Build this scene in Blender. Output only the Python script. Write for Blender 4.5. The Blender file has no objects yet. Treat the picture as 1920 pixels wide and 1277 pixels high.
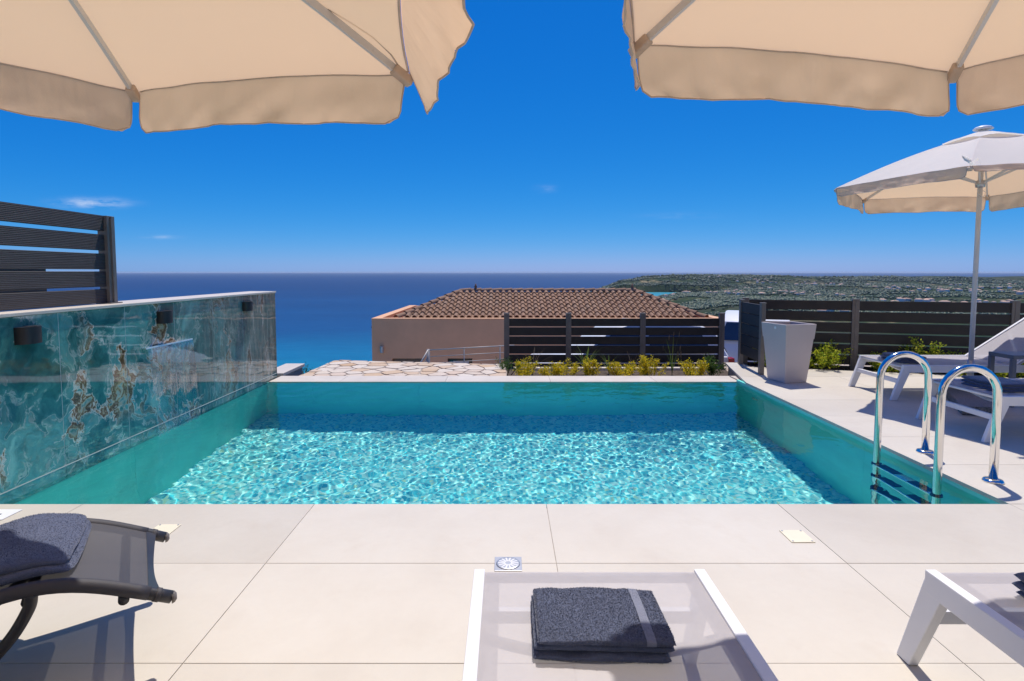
import bpy, bmesh, math, random
import numpy as np
from mathutils import Vector, Matrix
R = math.radians
random.seed(7); RNG = np.random.default_rng(7)
S = bpy.context.scene
C = S.collection

# ------------------------------------------------------------------ camera
cam_d = bpy.data.cameras.new('camera'); cam = bpy.data.objects.new('camera', cam_d); C.objects.link(cam)
cam.location = (0, 0, 1.2)
cam.rotation_euler = (R(90 - 3.7), 0, 0)
cam_d.sensor_width = 36; cam_d.lens = 19.95
cam_d.shift_x = 0.0052; cam_d.shift_y = -0.0311
cam_d.clip_start = 0.05; cam_d.clip_end = 250000
S.camera = cam

# ------------------------------------------------------------------ sky, sun, exposure
SUN_EL, SUN_AZ = 67.4, 14.0            # degrees; azimuth measured from +Y towards +X
W = bpy.data.worlds.new('World'); S.world = W; W.use_nodes = True
wn = W.node_tree; wn.nodes.clear()
sky = wn.nodes.new('ShaderNodeTexSky'); sky.sky_type = 'NISHITA'; sky.sun_disc = False
sky.sun_elevation = R(SUN_EL); sky.sun_rotation = R(SUN_AZ)
sky.altitude = 0; sky.air_density = 0.6; sky.dust_density = 0.3; sky.ozone_density = 6.0
# the whole sky is graded with one tone curve per channel (deep polarised blue of the photograph)
sep = wn.nodes.new('ShaderNodeSeparateColor'); com = wn.nodes.new('ShaderNodeCombineColor')
wn.links.new(sky.outputs[0], sep.inputs[0])
for ch, (gain, ref, power) in enumerate(((2.5, 5.3, 2.6), (4.0, 7.2, 0.86), (6.7, 7.6, 0.42))):
    dv = wn.nodes.new('ShaderNodeMath'); dv.operation = 'DIVIDE'; dv.inputs[1].default_value = ref
    pw = wn.nodes.new('ShaderNodeMath'); pw.operation = 'POWER'; pw.inputs[1].default_value = power
    ml = wn.nodes.new('ShaderNodeMath'); ml.operation = 'MULTIPLY'; ml.inputs[1].default_value = gain
    wn.links.new(sep.outputs[ch], dv.inputs[0]); wn.links.new(dv.outputs[0], pw.inputs[0]); wn.links.new(pw.outputs[0], ml.inputs[0]); wn.links.new(ml.outputs[0], com.inputs[ch])
bg = wn.nodes.new('ShaderNodeBackground'); bg.inputs['Strength'].default_value = 0.09
wo = wn.nodes.new('ShaderNodeOutputWorld')
tc = wn.nodes.new('ShaderNodeTexCoord'); wk = None
def wnode(op, a, b=None, typ='ShaderNodeMath'):
    k = wn.nodes.new(typ); k.operation = op
    for i, v in enumerate((a, b)):
        if v is None: continue
        if isinstance(v, (int, float)): k.inputs[i].default_value = v
        else: wn.links.new(v, k.inputs[i])
    return k.outputs[0]
sx_ = wn.nodes.new('ShaderNodeSeparateXYZ'); wn.links.new(tc.outputs['Generated'], sx_.inputs[0])
yy_ = wnode('MAXIMUM', sx_.outputs[1], 0.05); cu = wnode('DIVIDE', sx_.outputs[0], yy_); cv = wnode('DIVIDE', sx_.outputs[2], yy_)
cvec = wn.nodes.new('ShaderNodeCombineXYZ'); wn.links.new(cu, cvec.inputs[0]); wn.links.new(wnode('MULTIPLY', cv, 4.0), cvec.inputs[1])
cno = wn.nodes.new('ShaderNodeTexNoise'); cno.inputs['Scale'].default_value = 22; cno.inputs['Detail'].default_value = 6; cno.inputs['Roughness'].default_value = 0.6
wn.links.new(cvec.outputs[0], cno.inputs['Vector'])
for (u0, v0, su, sv, amp) in ((-0.725, 0.120, 0.050, 0.0075, 0.55), (-0.605, 0.061, 0.026, 0.003, 0.30), (0.068, 0.145, 0.016, 0.006, 0.12), (0.30, 0.098, 0.06, 0.005, 0.06)):
    a_ = wnode('POWER', wnode('DIVIDE', wnode('SUBTRACT', cu, u0), su), 2.0); b_ = wnode('POWER', wnode('DIVIDE', wnode('SUBTRACT', cv, v0), sv), 2.0)
    g_ = wnode('MULTIPLY', wnode('POWER', 2.718, wnode('MULTIPLY', wnode('ADD', a_, b_), -1.0)), amp)
    wk = g_ if wk is None else wnode('ADD', wk, g_)
cm = wnode('MULTIPLY', wk, wnode('MULTIPLY', wnode('MAXIMUM', wnode('SUBTRACT', cno.outputs['Fac'], 0.36), 0.0), 4.0))
cmix = wn.nodes.new('ShaderNodeMix'); cmix.data_type = 'RGBA'; cmix.clamp_factor = True
wn.links.new(cm, cmix.inputs[0]); wn.links.new(com.outputs[0], cmix.inputs[6]); cmix.inputs[7].default_value = (6.2, 6.8, 8.0, 1)
wn.links.new(cmix.outputs[2], bg.inputs['Color'])
wn.links.new(bg.outputs[0], wo.inputs['Surface'])
sun_d = bpy.data.lights.new('sun', 'SUN'); sun = bpy.data.objects.new('sun', sun_d); C.objects.link(sun)
sun_d.energy = 3.2; sun_d.angle = R(0.53); sun_d.color = (1.0, 0.935, 0.85)
sun_d.cycles.is_caustics_light = True
sdir = Vector((math.sin(R(SUN_AZ)) * math.cos(R(SUN_EL)), math.cos(R(SUN_AZ)) * math.cos(R(SUN_EL)), math.sin(R(SUN_EL))))
sun.rotation_euler = (-sdir).to_track_quat('-Z', 'Y').to_euler()
sun.location = (0, 0, 30)
S.view_settings.view_transform = 'Standard'; S.view_settings.look = 'None'
S.view_settings.exposure = 0.45; S.view_settings.gamma = 1.0; S.view_settings.use_curve_mapping = False
S.cycles.use_denoising = True
S.cycles.max_bounces = 8; S.cycles.diffuse_bounces = 3; S.cycles.glossy_bounces = 4
S.cycles.transmission_bounces = 8; S.cycles.transparent_max_bounces = 12
S.cycles.sample_clamp_indirect = 6.0

# ------------------------------------------------------------------ material helpers
def new_mat(name):
    m = bpy.data.materials.new(name); m.use_nodes = True
    nt = m.node_tree
    return m, nt, nt.nodes['Principled BSDF'], nt.nodes['Material Output']
class NT:
    def __init__(s, nt): s.nt = nt
    def n(s, t, **kw):
        k = s.nt.nodes.new(t)
        for a, v in kw.items():
            if a.startswith('i_'):
                key = a[2:]; key = int(key) if key.isdigit() else key.replace('_', ' ')
                k.inputs[key].default_value = v
            else: setattr(k, a, v)
        return k
    def l(s, a, b): s.nt.links.new(a, b)
    def pos(s, scale=(1, 1, 1), obj=False):
        if obj: o = s.n('ShaderNodeTexCoord').outputs['Object']
        else: o = s.n('ShaderNodeNewGeometry').outputs['Position']
        mp = s.n('ShaderNodeMapping'); mp.inputs['Scale'].default_value = scale
        s.l(o, mp.inputs['Vector']); return mp.outputs[0]
    def noise(s, v, scale, detail=4, rough=0.55, out='Fac', dist=0.0):
        k = s.n('ShaderNodeTexNoise'); k.inputs['Scale'].default_value = scale
        k.inputs['Detail'].default_value = detail; k.inputs['Roughness'].default_value = rough
        k.inputs['Distortion'].default_value = dist
        s.l(v, k.inputs['Vector']); return k.outputs[out]
    def ramp(s, f, stops, interp='LINEAR'):
        k = s.n('ShaderNodeValToRGB'); cr = k.color_ramp; cr.interpolation = interp
        while len(cr.elements) < len(stops): cr.elements.new(0.5)
        for e, (p, c) in zip(cr.elements, stops):
            e.position = p; e.color = (*c, 1) if len(c) == 3 else c
        s.l(f, k.inputs[0]); return k.outputs[0]
    def mix(s, f, a, b, mode='MIX'):
        k = s.n('ShaderNodeMix', data_type='RGBA', blend_type=mode)
        for sock, v in ((k.inputs[0], f), (k.inputs[6], a), (k.inputs[7], b)):
            if isinstance(v, (int, float)): sock.default_value = v
            elif isinstance(v, tuple): sock.default_value = (*v, 1) if len(v) == 3 else v
            else: s.l(v, sock)
        return k.outputs[2]
    def math(s, op, a, b=0.0, clamp=False):
        k = s.n('ShaderNodeMath', operation=op, use_clamp=clamp)
        for i, v in enumerate((a, b)):
            if isinstance(v, (int, float)): k.inputs[i].default_value = v
            else: s.l(v, k.inputs[i])
        return k.outputs[0]
    def bump(s, h, strength, dist, normal=None):
        k = s.n('ShaderNodeBump'); k.inputs['Strength'].default_value = strength
        k.inputs['Distance'].default_value = dist; s.l(h, k.inputs['Height'])
        if normal is not None: s.l(normal, k.inputs['Normal'])
        return k.outputs[0]
MATS = {}
def simple(name, col, rough=0.5, metal=0.0, var=0.15, vscale=3.0, bscale=0.0, bstr=0.2, bdist=0.01, spec=0.5, rand=0.0, coat=0.0, obj=False, detail=5):
    m, nt, b, o = new_mat(name); k = NT(nt)
    p = k.pos(obj=obj)
    f = k.noise(p, vscale, detail)
    lo = tuple(c * (1 - var) for c in col); hi = tuple(min(1, c * (1 + var)) for c in col)
    c = k.ramp(f, [(0.3, lo), (0.7, hi)])
    if rand:
        oi = k.n('ShaderNodeObjectInfo')
        hs = k.n('ShaderNodeHueSaturation')
        mr = k.n('ShaderNodeMapRange'); mr.inputs[3].default_value = 1 - rand; mr.inputs[4].default_value = 1 + rand
        k.l(oi.outputs['Random'], mr.inputs[0]); k.l(mr.outputs[0], hs.inputs['Value']); k.l(c, hs.inputs['Color']); c = hs.outputs[0]
    k.l(c, b.inputs['Base Color'])
    b.inputs['Roughness'].default_value = rough; b.inputs['Metallic'].default_value = metal
    b.inputs['Specular IOR Level'].default_value = spec
    if coat: b.inputs['Coat Weight'].default_value = coat; b.inputs['Coat Roughness'].default_value = 0.05
    if bscale:
        k.l(k.bump(k.noise(p, bscale, 4), bstr, bdist), b.inputs['Normal'])
    MATS[name] = m
    return m

# ---- deck tile: warm pale porcelain
def deck_mat():
    m, nt, b, o = new_mat('deck_tile'); k = NT(nt); p = k.pos()
    big = k.noise(p, 1.3, 5, 0.6, dist=0.4); fine = k.noise(p, 22, 6, 0.7); spot = k.noise(p, 5.5, 3, 0.5)
    c = k.ramp(big, [(0.22, (0.54, 0.484, 0.405)), (0.5, (0.60, 0.548, 0.465)), (0.78, (0.64, 0.595, 0.515))])
    c = k.mix(k.ramp(fine, [(0.35, (0, 0, 0)), (0.75, (0.16, 0.16, 0.16))]), c, (0.50, 0.45, 0.40))
    c = k.mix(k.ramp(spot, [(0.58, (0, 0, 0)), (0.8, (0.22, 0.22, 0.22))]), c, (0.50, 0.42, 0.33))
    oi = k.n('ShaderNodeObjectInfo'); hs = k.n('ShaderNodeHueSaturation'); mr = k.n('ShaderNodeMapRange')
    mr.inputs[3].default_value = 0.94; mr.inputs[4].default_value = 1.05
    k.l(oi.outputs['Random'], mr.inputs[0]); k.l(mr.outputs[0], hs.inputs['Value']); k.l(c, hs.inputs['Color'])
    k.l(hs.outputs[0], b.inputs['Base Color'])
    k.l(k.ramp(fine, [(0.3, (0.42,) * 3), (0.7, (0.6,) * 3)]), b.inputs['Roughness'])
    k.l(k.bump(fine, 0.12, 0.004), b.inputs['Normal'])
    b.inputs['Specular IOR Level'].default_value = 0.35
    return m
M_DECK = deck_mat()
M_GROUT = simple('grout', (0.40, 0.35, 0.30), 0.9, var=0.2, vscale=20)
M_SLAB = simple('stone_render', (0.36, 0.30, 0.22), 0.9, var=0.35, vscale=7, bscale=14, bstr=0.6, bdist=0.03)
M_COPING = simple('pale_coping', (0.60, 0.53, 0.45), 0.55, var=0.08, vscale=4, bscale=40, bstr=0.1, bdist=0.003, rand=0.04)

# ---- teal onyx panels
def onyx():
    m, nt, b, o = new_mat('teal_onyx'); k = NT(nt)
    p = k.pos((1, 1, 1))
    def warp(v, sc, amt, det):
        w = k.noise(v, sc, det, 0.6, out='Color'); c0 = k.n('ShaderNodeVectorMath', operation='SUBTRACT'); k.l(w, c0.inputs[0]); c0.inputs[1].default_value = (0.5, 0.5, 0.5)
        va = k.n('ShaderNodeVectorMath', operation='MULTIPLY_ADD'); k.l(c0.outputs[0], va.inputs[0]); va.inputs[1].default_value = (amt,) * 3; k.l(v, va.inputs[2]); return va.outputs[0]
    pw = warp(warp(p, 1.4, 0.9, 4), 6.0, 0.16, 6)
    f1 = k.noise(pw, 1.5, 10, 0.58); f2 = k.noise(pw, 7.0, 8, 0.68); f3 = k.noise(p, 1.1, 2, 0.5); f4 = k.noise(pw, 2.6, 9, 0.62)
    col = k.ramp(f1, [(0.27, (0.010, 0.062, 0.070)), (0.40, (0.022, 0.125, 0.125)), (0.47, (0.045, 0.195, 0.185)), (0.50, (0.08, 0.26, 0.235)), (0.507, (0.40, 0.50, 0.44)), (0.52, (0.14, 0.32, 0.28)),
                      (0.55, (0.09, 0.31, 0.29)), (0.60, (0.16, 0.42, 0.38)), (0.70, (0.36, 0.58, 0.50))])
    # agate crusts: white rim, brown heart, where the second field passes its level
    cr = k.ramp(f4, [(0.515, (0, 0, 0)), (0.528, (1, 1, 1)), (0.60, (1, 1, 1)), (0.635, (0, 0, 0))])
    ccol = k.ramp(f4, [(0.515, (0.82, 0.85, 0.80)), (0.535, (0.70, 0.64, 0.52)), (0.548, (0.34, 0.20, 0.09)), (0.57, (0.09, 0.05, 0.03)), (0.59, (0.40, 0.30, 0.15)), (0.615, (0.62, 0.60, 0.48)), (0.635, (0.30, 0.42, 0.38))])
    gate = k.ramp(f3, [(0.44, (0, 0, 0)), (0.54, (1, 1, 1))])
    col = k.mix(k.math('MULTIPLY', cr, gate), col, ccol)
    mott = k.ramp(f2, [(0.30, (0.45, 0.47, 0.47)), (0.52, (1.0, 1.0, 1.0)), (0.72, (1.35, 1.3, 1.25))])
    col = k.mix(0.9, col, mott, 'MULTIPLY')
    # grey green drift along the far part, with rusty upright streaks
    geo = k.n('ShaderNodeSeparateXYZ'); k.l(k.pos(), geo.inputs[0])
    far = k.math('MULTIPLY', k.math('SUBTRACT', geo.outputs[1], 4.7), 0.7, clamp=True)
    st = k.noise(warp(k.pos((1, 2.6, 0.55)), 2.0, 0.5, 5), 2.4, 9, 0.66)
    streak = k.ramp(st, [(0.32, (0.03, 0.085, 0.085)), (0.46, (0.10, 0.17, 0.155)), (0.54, (0.22, 0.26, 0.22)), (0.575, (0.60, 0.58, 0.50)), (0.59, (0.22, 0.12, 0.06)), (0.64, (0.12, 0.10, 0.07)), (0.72, (0.20, 0.27, 0.24))])
    col = k.mix(k.math('MULTIPLY', far, 0.85), col, streak)
    k.l(col, b.inputs['Base Color'])
    b.inputs['Roughness'].default_value = 0.03; b.inputs['Specular IOR Level'].default_value = 0.6
    b.inputs['Coat Weight'].default_value = 0.5; b.inputs['Coat Roughness'].default_value = 0.015
    k.l(k.bump(k.noise(p, 2.2, 2, 0.5), 0.035, 0.05), b.inputs['Normal'])
    return m
M_ONYX = onyx()
M_JOINT = simple('pale_joint', (0.50, 0.54, 0.50), 0.6, var=0.1, vscale=10)
M_WALLCORE = simple('wall_core', (0.50, 0.44, 0.36), 0.85, var=0.1, vscale=5)

# ---- pool
def mosaic():
    m, nt, b, o = new_mat('pool_mosaic'); k = NT(nt); p = k.pos((1, 1, 1))
    sc = 1 / 0.025
    mp = k.n('ShaderNodeVectorMath', operation='SCALE'); mp.inputs['Scale'].default_value = sc; k.l(p, mp.inputs[0])
    fl = k.n('ShaderNodeVectorMath', operation='FLOOR'); k.l(mp.outputs[0], fl.inputs[0])
    fr = k.n('ShaderNodeVectorMath', operation='FRACTION'); k.l(mp.outputs[0], fr.inputs[0])
    wn_ = k.n('ShaderNodeTexWhiteNoise', noise_dimensions='2D'); k.l(fl.outputs[0], wn_.inputs[0])
    c = k.ramp(wn_.outputs['Value'], [(0.0, (0.05, 0.40, 0.54)), (0.10, (0.10, 0.56, 0.66)), (0.30, (0.24, 0.72, 0.76)), (0.54, (0.46, 0.82, 0.82)), (0.74, (0.70, 0.89, 0.85)), (0.90, (0.76, 0.78, 0.56)), (0.93, (0.90, 0.93, 0.90))], 'CONSTANT')
    sx = k.n('ShaderNodeSeparateXYZ'); k.l(fr.outputs[0], sx.inputs[0])
    d = k.math('MINIMUM', k.math('SUBTRACT', 0.5, k.math('ABSOLUTE', k.math('SUBTRACT', sx.outputs[0], 0.5))), k.math('SUBTRACT', 0.5, k.math('ABSOLUTE', k.math('SUBTRACT', sx.outputs[1], 0.5))))
    g = k.math('LESS_THAN', d, 0.045)
    c = k.mix(g, c, (0.55, 0.70, 0.68))
    k.l(c, b.inputs['Base Color']); b.inputs['Roughness'].default_value = 0.3
    return m
M_MOSAIC = mosaic()
M_POOLWALL = simple('pool_wall_tile', (0.17, 0.80, 0.69), 0.45, var=0.10, vscale=2.5, bscale=30, bstr=0.05, bdist=0.003, rand=0.03)
def water():
    m, nt, b, o = new_mat('pool_water'); k = NT(nt); nt.nodes.remove(b)
    rf = k.n('ShaderNodeBsdfRefraction'); rf.inputs['IOR'].default_value = 1.333; rf.inputs['Roughness'].default_value = 0.0
    rf.inputs['Color'].default_value = (0.72, 0.995, 0.975, 1)
    gl = k.n('ShaderNodeBsdfGlossy'); gl.inputs['Roughness'].default_value = 0.0
    fr = k.n('ShaderNodeFresnel'); fr.inputs[0].default_value = 1.333
    mx = k.n('ShaderNodeMixShader'); k.l(k.math('MULTIPLY', fr.outputs[0], 0.9), mx.inputs[0]); k.l(rf.outputs[0], mx.inputs[1]); k.l(gl.outputs[0], mx.inputs[2])
    k.l(mx.outputs[0], o.inputs['Surface'])
    return m
M_WATER = water()
def thin_water():
    m, nt, b, o = new_mat('falling_water'); k = NT(nt); nt.nodes.remove(b)
    bm_ = k.bump(k.noise(k.pos((1, 9, 0.8)), 3, 4, 0.6), 0.5, 0.02)
    t = k.n('ShaderNodeBsdfTransparent'); t.inputs[0].default_value = (0.97, 0.99, 0.99, 1)
    gl = k.n('ShaderNodeBsdfGlossy'); gl.inputs['Roughness'].default_value = 0.05; k.l(bm_, gl.inputs['Normal'])
    df = k.n('ShaderNodeBsdfDiffuse'); df.inputs[0].default_value = (0.85, 0.92, 0.93, 1)
    mx = k.n('ShaderNodeMixShader'); fr = k.n('ShaderNodeFresnel'); fr.inputs[0].default_value = 1.2; k.l(bm_, fr.inputs['Normal'])
    k.l(k.math('MULTIPLY', fr.outputs[0], 0.3), mx.inputs[0]); k.l(t.outputs[0], mx.inputs[1]); k.l(gl.outputs[0], mx.inputs[2])
    mx2 = k.n('ShaderNodeMixShader'); sx = k.n('ShaderNodeSeparateXYZ'); k.l(k.pos(), sx.inputs[0])
    st = k.noise(k.pos((1, 24, 0.9)), 1.5, 5, 0.7)
    foam = k.noise(k.pos((30, 30, 30)), 2.0, 4, 0.7); low = k.math('MULTIPLY', k.math('SUBTRACT', 0.13, sx.outputs[2]), 5.0, clamp=True)
    fac = k.math('ADD', k.ramp(st, [(0.56, (0.0,) * 3), (0.74, (0.09,) * 3)]), k.math('MULTIPLY', low, k.ramp(foam, [(0.55, (0,) * 3), (0.66, (0.7,) * 3)])))
    k.l(fac, mx2.inputs[0]); k.l(mx.outputs[0], mx2.inputs[1]); k.l(df.outputs[0], mx2.inputs[2])
    k.l(mx2.outputs[0], o.inputs['Surface']); return m
M_FALL = thin_water()

M_WPC = simple('dark_composite', (0.020, 0.017, 0.016), 0.62, var=0.25, vscale=6, bscale=0)
def grooved():
    m, nt, b, o = new_mat('grooved_composite'); k = NT(nt)
    p = k.pos(); sx = k.n('ShaderNodeSeparateXYZ'); k.l(p, sx.inputs[0])
    s = k.math('SINE', k.math('MULTIPLY', sx.outputs[2], 2 * math.pi / 0.0105))
    n = k.noise(k.pos((3, 3, 40)), 3, 4)
    k.l(k.ramp(n, [(0.3, (0.026, 0.022, 0.024)), (0.7, (0.046, 0.040, 0.042))]), b.inputs['Base Color'])
    b.inputs['Roughness'].default_value = 0.6
    k.l(k.bump(s, 0.5, 0.003), b.inputs['Normal']); return m
M_GROOVE = grooved()
M_POST = simple('grey_post', (0.155, 0.138, 0.125), 0.5, var=0.12, vscale=10)
M_BLACK = simple('black_metal', (0.012, 0.012, 0.013), 0.4, var=0.1, vscale=10)
M_WHITE = simple('white_powder_coat', (0.78, 0.78, 0.79), 0.38, var=0.03, vscale=5, spec=0.4)
M_ALU = simple('aluminium', (0.50, 0.50, 0.51), 0.42, metal=0.75, var=0.06, vscale=9)
M_POLE = simple('light_grey_paint', (0.60, 0.61, 0.62), 0.35, var=0.03, vscale=6)
M_POSTALU = simple('brushed_steel', (0.40, 0.38, 0.36), 0.55, metal=0.35, var=0.06, vscale=9)
def steel():
    m, nt, b, o = new_mat('polished_steel'); k = NT(nt)
    b.inputs['Base Color'].default_value = (0.78, 0.76, 0.73, 1); b.inputs['Metallic'].default_value = 1.0
    f = k.noise(k.pos((1, 1, 6)), 30, 4); k.l(k.ramp(f, [(0.3, (0.05,) * 3), (0.7, (0.14,) * 3)]), b.inputs['Roughness'])
    return m
M_STEEL = steel()
def sling(name, col, transp):
    m, nt, b, o = new_mat(name); k = NT(nt)
    p = k.pos(obj=True)
    wx = k.n('ShaderNodeTexWave', wave_type='BANDS', bands_direction='X'); wx.inputs['Scale'].default_value = 190; k.l(p, wx.inputs[0])
    wy = k.n('ShaderNodeTexWave', wave_type='BANDS', bands_direction='Y'); wy.inputs['Scale'].default_value = 190; k.l(p, wy.inputs[0])
    w = k.math('MULTIPLY', wx.outputs['Fac'], wy.outputs['Fac'])
    n = k.noise(p, 30, 3)
    c = k.mix(k.math('MULTIPLY', n, 0.35), tuple(x * 1.1 for x in col), tuple(x * 0.75 for x in col))
    k.l(c, b.inputs['Base Color']); b.inputs['Roughness'].default_value = 0.6
    k.l(k.bump(w, 0.25, 0.0015), b.inputs['Normal'])
    t = k.n('ShaderNodeBsdfTransparent'); mx = k.n('ShaderNodeMixShader')
    mx.inputs[0].default_value = transp
    k.l(b.outputs[0], mx.inputs[1]); k.l(t.outputs[0], mx.inputs[2]); k.l(mx.outputs[0], o.inputs['Surface'])
    return m
M_SLING = sling('pale_sling', (0.44, 0.415, 0.43), 0.22)
M_DSLING = sling('charcoal_sling', (0.050, 0.047, 0.053), 0.06)
M_DTUBE = simple('charcoal_tube', (0.030, 0.029, 0.032), 0.42, var=0.15, vscale=12)
def terry(name, col, bs=170):
    m, nt, b, o = new_mat(name); k = NT(nt); p = k.pos(obj=True)
    f = k.noise(p, bs, 3, 0.7); g = k.noise(p, 14, 4)
    c = k.mix(f, tuple(x * 0.7 for x in col), tuple(x * 1.35 for x in col))
    c = k.mix(k.math('MULTIPLY', g, 0.5), c, tuple(x * 0.7 for x in col))
    k.l(c, b.inputs['Base Color']); b.inputs['Roughness'].default_value = 0.95
    b.inputs['Sheen Weight'].default_value = 0.45; b.inputs['Sheen Roughness'].default_value = 0.4
    b.inputs['Specular IOR Level'].default_value = 0.1
    k.l(k.bump(f, 0.45, 0.004, k.bump(g, 0.4, 0.012)), b.inputs['Normal']); return m
M_TERRY = terry('navy_terry', (0.105, 0.122, 0.185))
M_BAND = terry('navy_band', (0.22, 0.235, 0.30), 420)
def canvas(name, lit, trans, tf, wr=0.15):
    m, nt, b, o = new_mat(name); k = NT(nt); nt.nodes.remove(b)
    p = k.pos(obj=True); n = k.noise(p, 2.2, 4, 0.55); w = k.noise(p, 160, 2)
    c1 = k.mix(k.math('MULTIPLY', n, 0.35), lit, tuple(x * 0.9 for x in lit))
    bp = k.bump(w, 0.12, 0.002, k.bump(k.noise(k.pos((1, 1, 0.22 if wr > 0.2 else 1), obj=True), 10 if wr > 0.2 else 7, 2, 0.45), wr, 0.025))
    d = k.n('ShaderNodeBsdfDiffuse'); k.l(c1, d.inputs[0]); k.l(bp, d.inputs['Normal'])
    t = k.n('ShaderNodeBsdfTranslucent'); t.inputs[0].default_value = (*trans, 1); k.l(bp, t.inputs['Normal'])
    mx = k.n('ShaderNodeMixShader'); mx.inputs[0].default_value = tf
    k.l(d.outputs[0], mx.inputs[1]); k.l(t.outputs[0], mx.inputs[2]); k.l(mx.outputs[0], o.inputs['Surface']); return m
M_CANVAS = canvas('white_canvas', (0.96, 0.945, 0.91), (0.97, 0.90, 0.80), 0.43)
M_UNDERSIDE = canvas('beige_lining', (0.86, 0.71, 0.565), (0.98, 0.79, 0.58), 0.75)  # added second sheet that gives the one cloth a beige underside
M_VALANCE = canvas('beige_valance', (0.94, 0.72, 0.53), (0.97, 0.66, 0.40), 0.42, 0.45)  # browner copy of the canvas cloth, shade of the hanging strip in its colour
M_BIND = simple('canvas_binding', (0.56, 0.45, 0.36), 0.9, var=0.1, vscale=20)
M_GRANITE = simple('granite', (0.22, 0.21, 0.21), 0.75, var=0.9, vscale=95, bscale=90, bstr=0.3, bdist=0.003, detail=2)
M_PLANTER = simple('taupe_plastic', (0.55, 0.485, 0.465), 0.5, var=0.04, vscale=3, spec=0.4)
M_CREAM = simple('cream_plastic', (0.80, 0.73, 0.55), 0.45, var=0.04, vscale=8)
M_RUBBER = simple('dark_rubber', (0.018, 0.020, 0.030), 0.7, var=0.3, vscale=40, bscale=120, bstr=0.4, bdist=0.003)
M_TABLE = simple('slate_grey_metal', (0.16, 0.165, 0.18), 0.45, var=0.05, vscale=6)

def stone_mat():
    m, nt, b, o = new_mat('crazy_paving_stone'); k = NT(nt); p = k.pos()
    oi = k.n('ShaderNodeObjectInfo')
    base = k.ramp(oi.outputs['Random'], [(0.0, (0.66, 0.56, 0.45)), (0.3, (0.70, 0.63, 0.54)), (0.55, (0.63, 0.50, 0.40)), (0.75, (0.58, 0.40, 0.24)), (0.85, (0.72, 0.66, 0.58)), (0.95, (0.55, 0.36, 0.20))])
    n = k.noise(p, 5, 6, 0.65); f = k.noise(p, 40, 4)
    c = k.mix(k.ramp(n, [(0.35, (0.4,) * 3), (0.7, (0,) * 3)]), base, (0.48, 0.36, 0.25))
    c = k.mix(k.ramp(f, [(0.3, (0.25,) * 3), (0.6, (0,) * 3)]), c, (0.42, 0.35, 0.28))
    k.l(c, b.inputs['Base Color']); b.inputs['Roughness'].default_value = 0.85
    k.l(k.bump(n, 0.5, 0.02, k.bump(f, 0.3, 0.004)), b.inputs['Normal']); return m
M_STONE = stone_mat()
M_MORTAR = simple('mortar', (0.42, 0.35, 0.29), 0.95, var=0.2, vscale=30)
def rooftile():
    m, nt, b, o = new_mat('clay_roof_tile'); k = NT(nt); p = k.pos(obj=True)
    oi = k.n('ShaderNodeObjectInfo')
    base = k.ramp(oi.outputs['Random'], [(0.0, (0.25, 0.13, 0.072)), (0.4, (0.30, 0.16, 0.09)), (0.8, (0.34, 0.19, 0.11)), (1.0, (0.29, 0.175, 0.11))])
    n = k.noise(k.pos(), 9, 5); c = k.mix(k.ramp(n, [(0.4, (0.45,) * 3), (0.7, (0,) * 3)]), base, (0.17, 0.105, 0.075))
    k.l(c, b.inputs['Base Color']); b.inputs['Roughness'].default_value = 0.85
    k.l(k.bump(k.noise(k.pos(), 60, 3), 0.3, 0.005), b.inputs['Normal']); return m
M_ROOF = rooftile()
M_STUCCO = simple('tan_stucco', (0.72, 0.405, 0.23), 0.9, var=0.07, vscale=1.5, bscale=60, bstr=0.3, bdist=0.01)
M_STUCCO_TOP = M_STUCCO
M_GLASS = simple('dark_window_glass', (0.02, 0.025, 0.03), 0.05, var=0.1, vscale=2, spec=0.8)
M_DOORWOOD = simple('taupe_shutter', (0.16, 0.125, 0.10), 0.6, var=0.15, vscale=8)
M_CURTAIN = simple('pale_blind', (0.50, 0.51, 0.55), 0.8, var=0.08, vscale=8)
M_CARPAINT = simple('white_car_paint', (0.78, 0.77, 0.76), 0.45, var=0.02, vscale=2, coat=0.25)
M_CARGLASS = simple('car_glass', (0.02, 0.03, 0.045), 0.04, var=0.2, vscale=2, spec=0.9)
M_RED = simple('red_lamp_plastic', (0.45, 0.010, 0.015), 0.2, var=0.1, vscale=6, coat=0.5)
M_TYRE = simple('tyre', (0.015, 0.015, 0.016), 0.8, var=0.2, vscale=20)
M_SOIL = simple('planting_soil', (0.085, 0.058, 0.040), 0.95, var=0.5, vscale=18, bscale=30, bstr=0.8, bdist=0.03)
M_GRAVEL = simple('sandy_gravel', (0.42, 0.34, 0.26), 0.95, var=0.4, vscale=25, bscale=50, bstr=0.7, bdist=0.02)
M_YARD = simple('sunlit_paving', (0.56, 0.46, 0.36), 0.9, var=0.12, vscale=3)  # even base colour, lightened to bounce warm light onto the house
M_ASPHALT = simple('old_concrete', (0.22, 0.20, 0.18), 0.9, var=0.2, vscale=4)
def leafmat(name, cols, trans=0.5):
    m, nt, b, o = new_mat(name); k = NT(nt)
    g = k.n('ShaderNodeNewGeometry')
    c = k.ramp(g.outputs['Random Per Island'], cols)
    k.l(c, b.inputs['Base Color']); b.inputs['Roughness'].default_value = 0.5; b.inputs['Specular IOR Level'].default_value = 0.3
    t = k.n('ShaderNodeBsdfTranslucent'); k.l(c, t.inputs[0]); mx = k.n('ShaderNodeMixShader'); mx.inputs[0].default_value = trans
    k.l(b.outputs[0], mx.inputs[1]); k.l(t.outputs[0], mx.inputs[2]); k.l(mx.outputs[0], o.inputs['Surface']); return m
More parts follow.
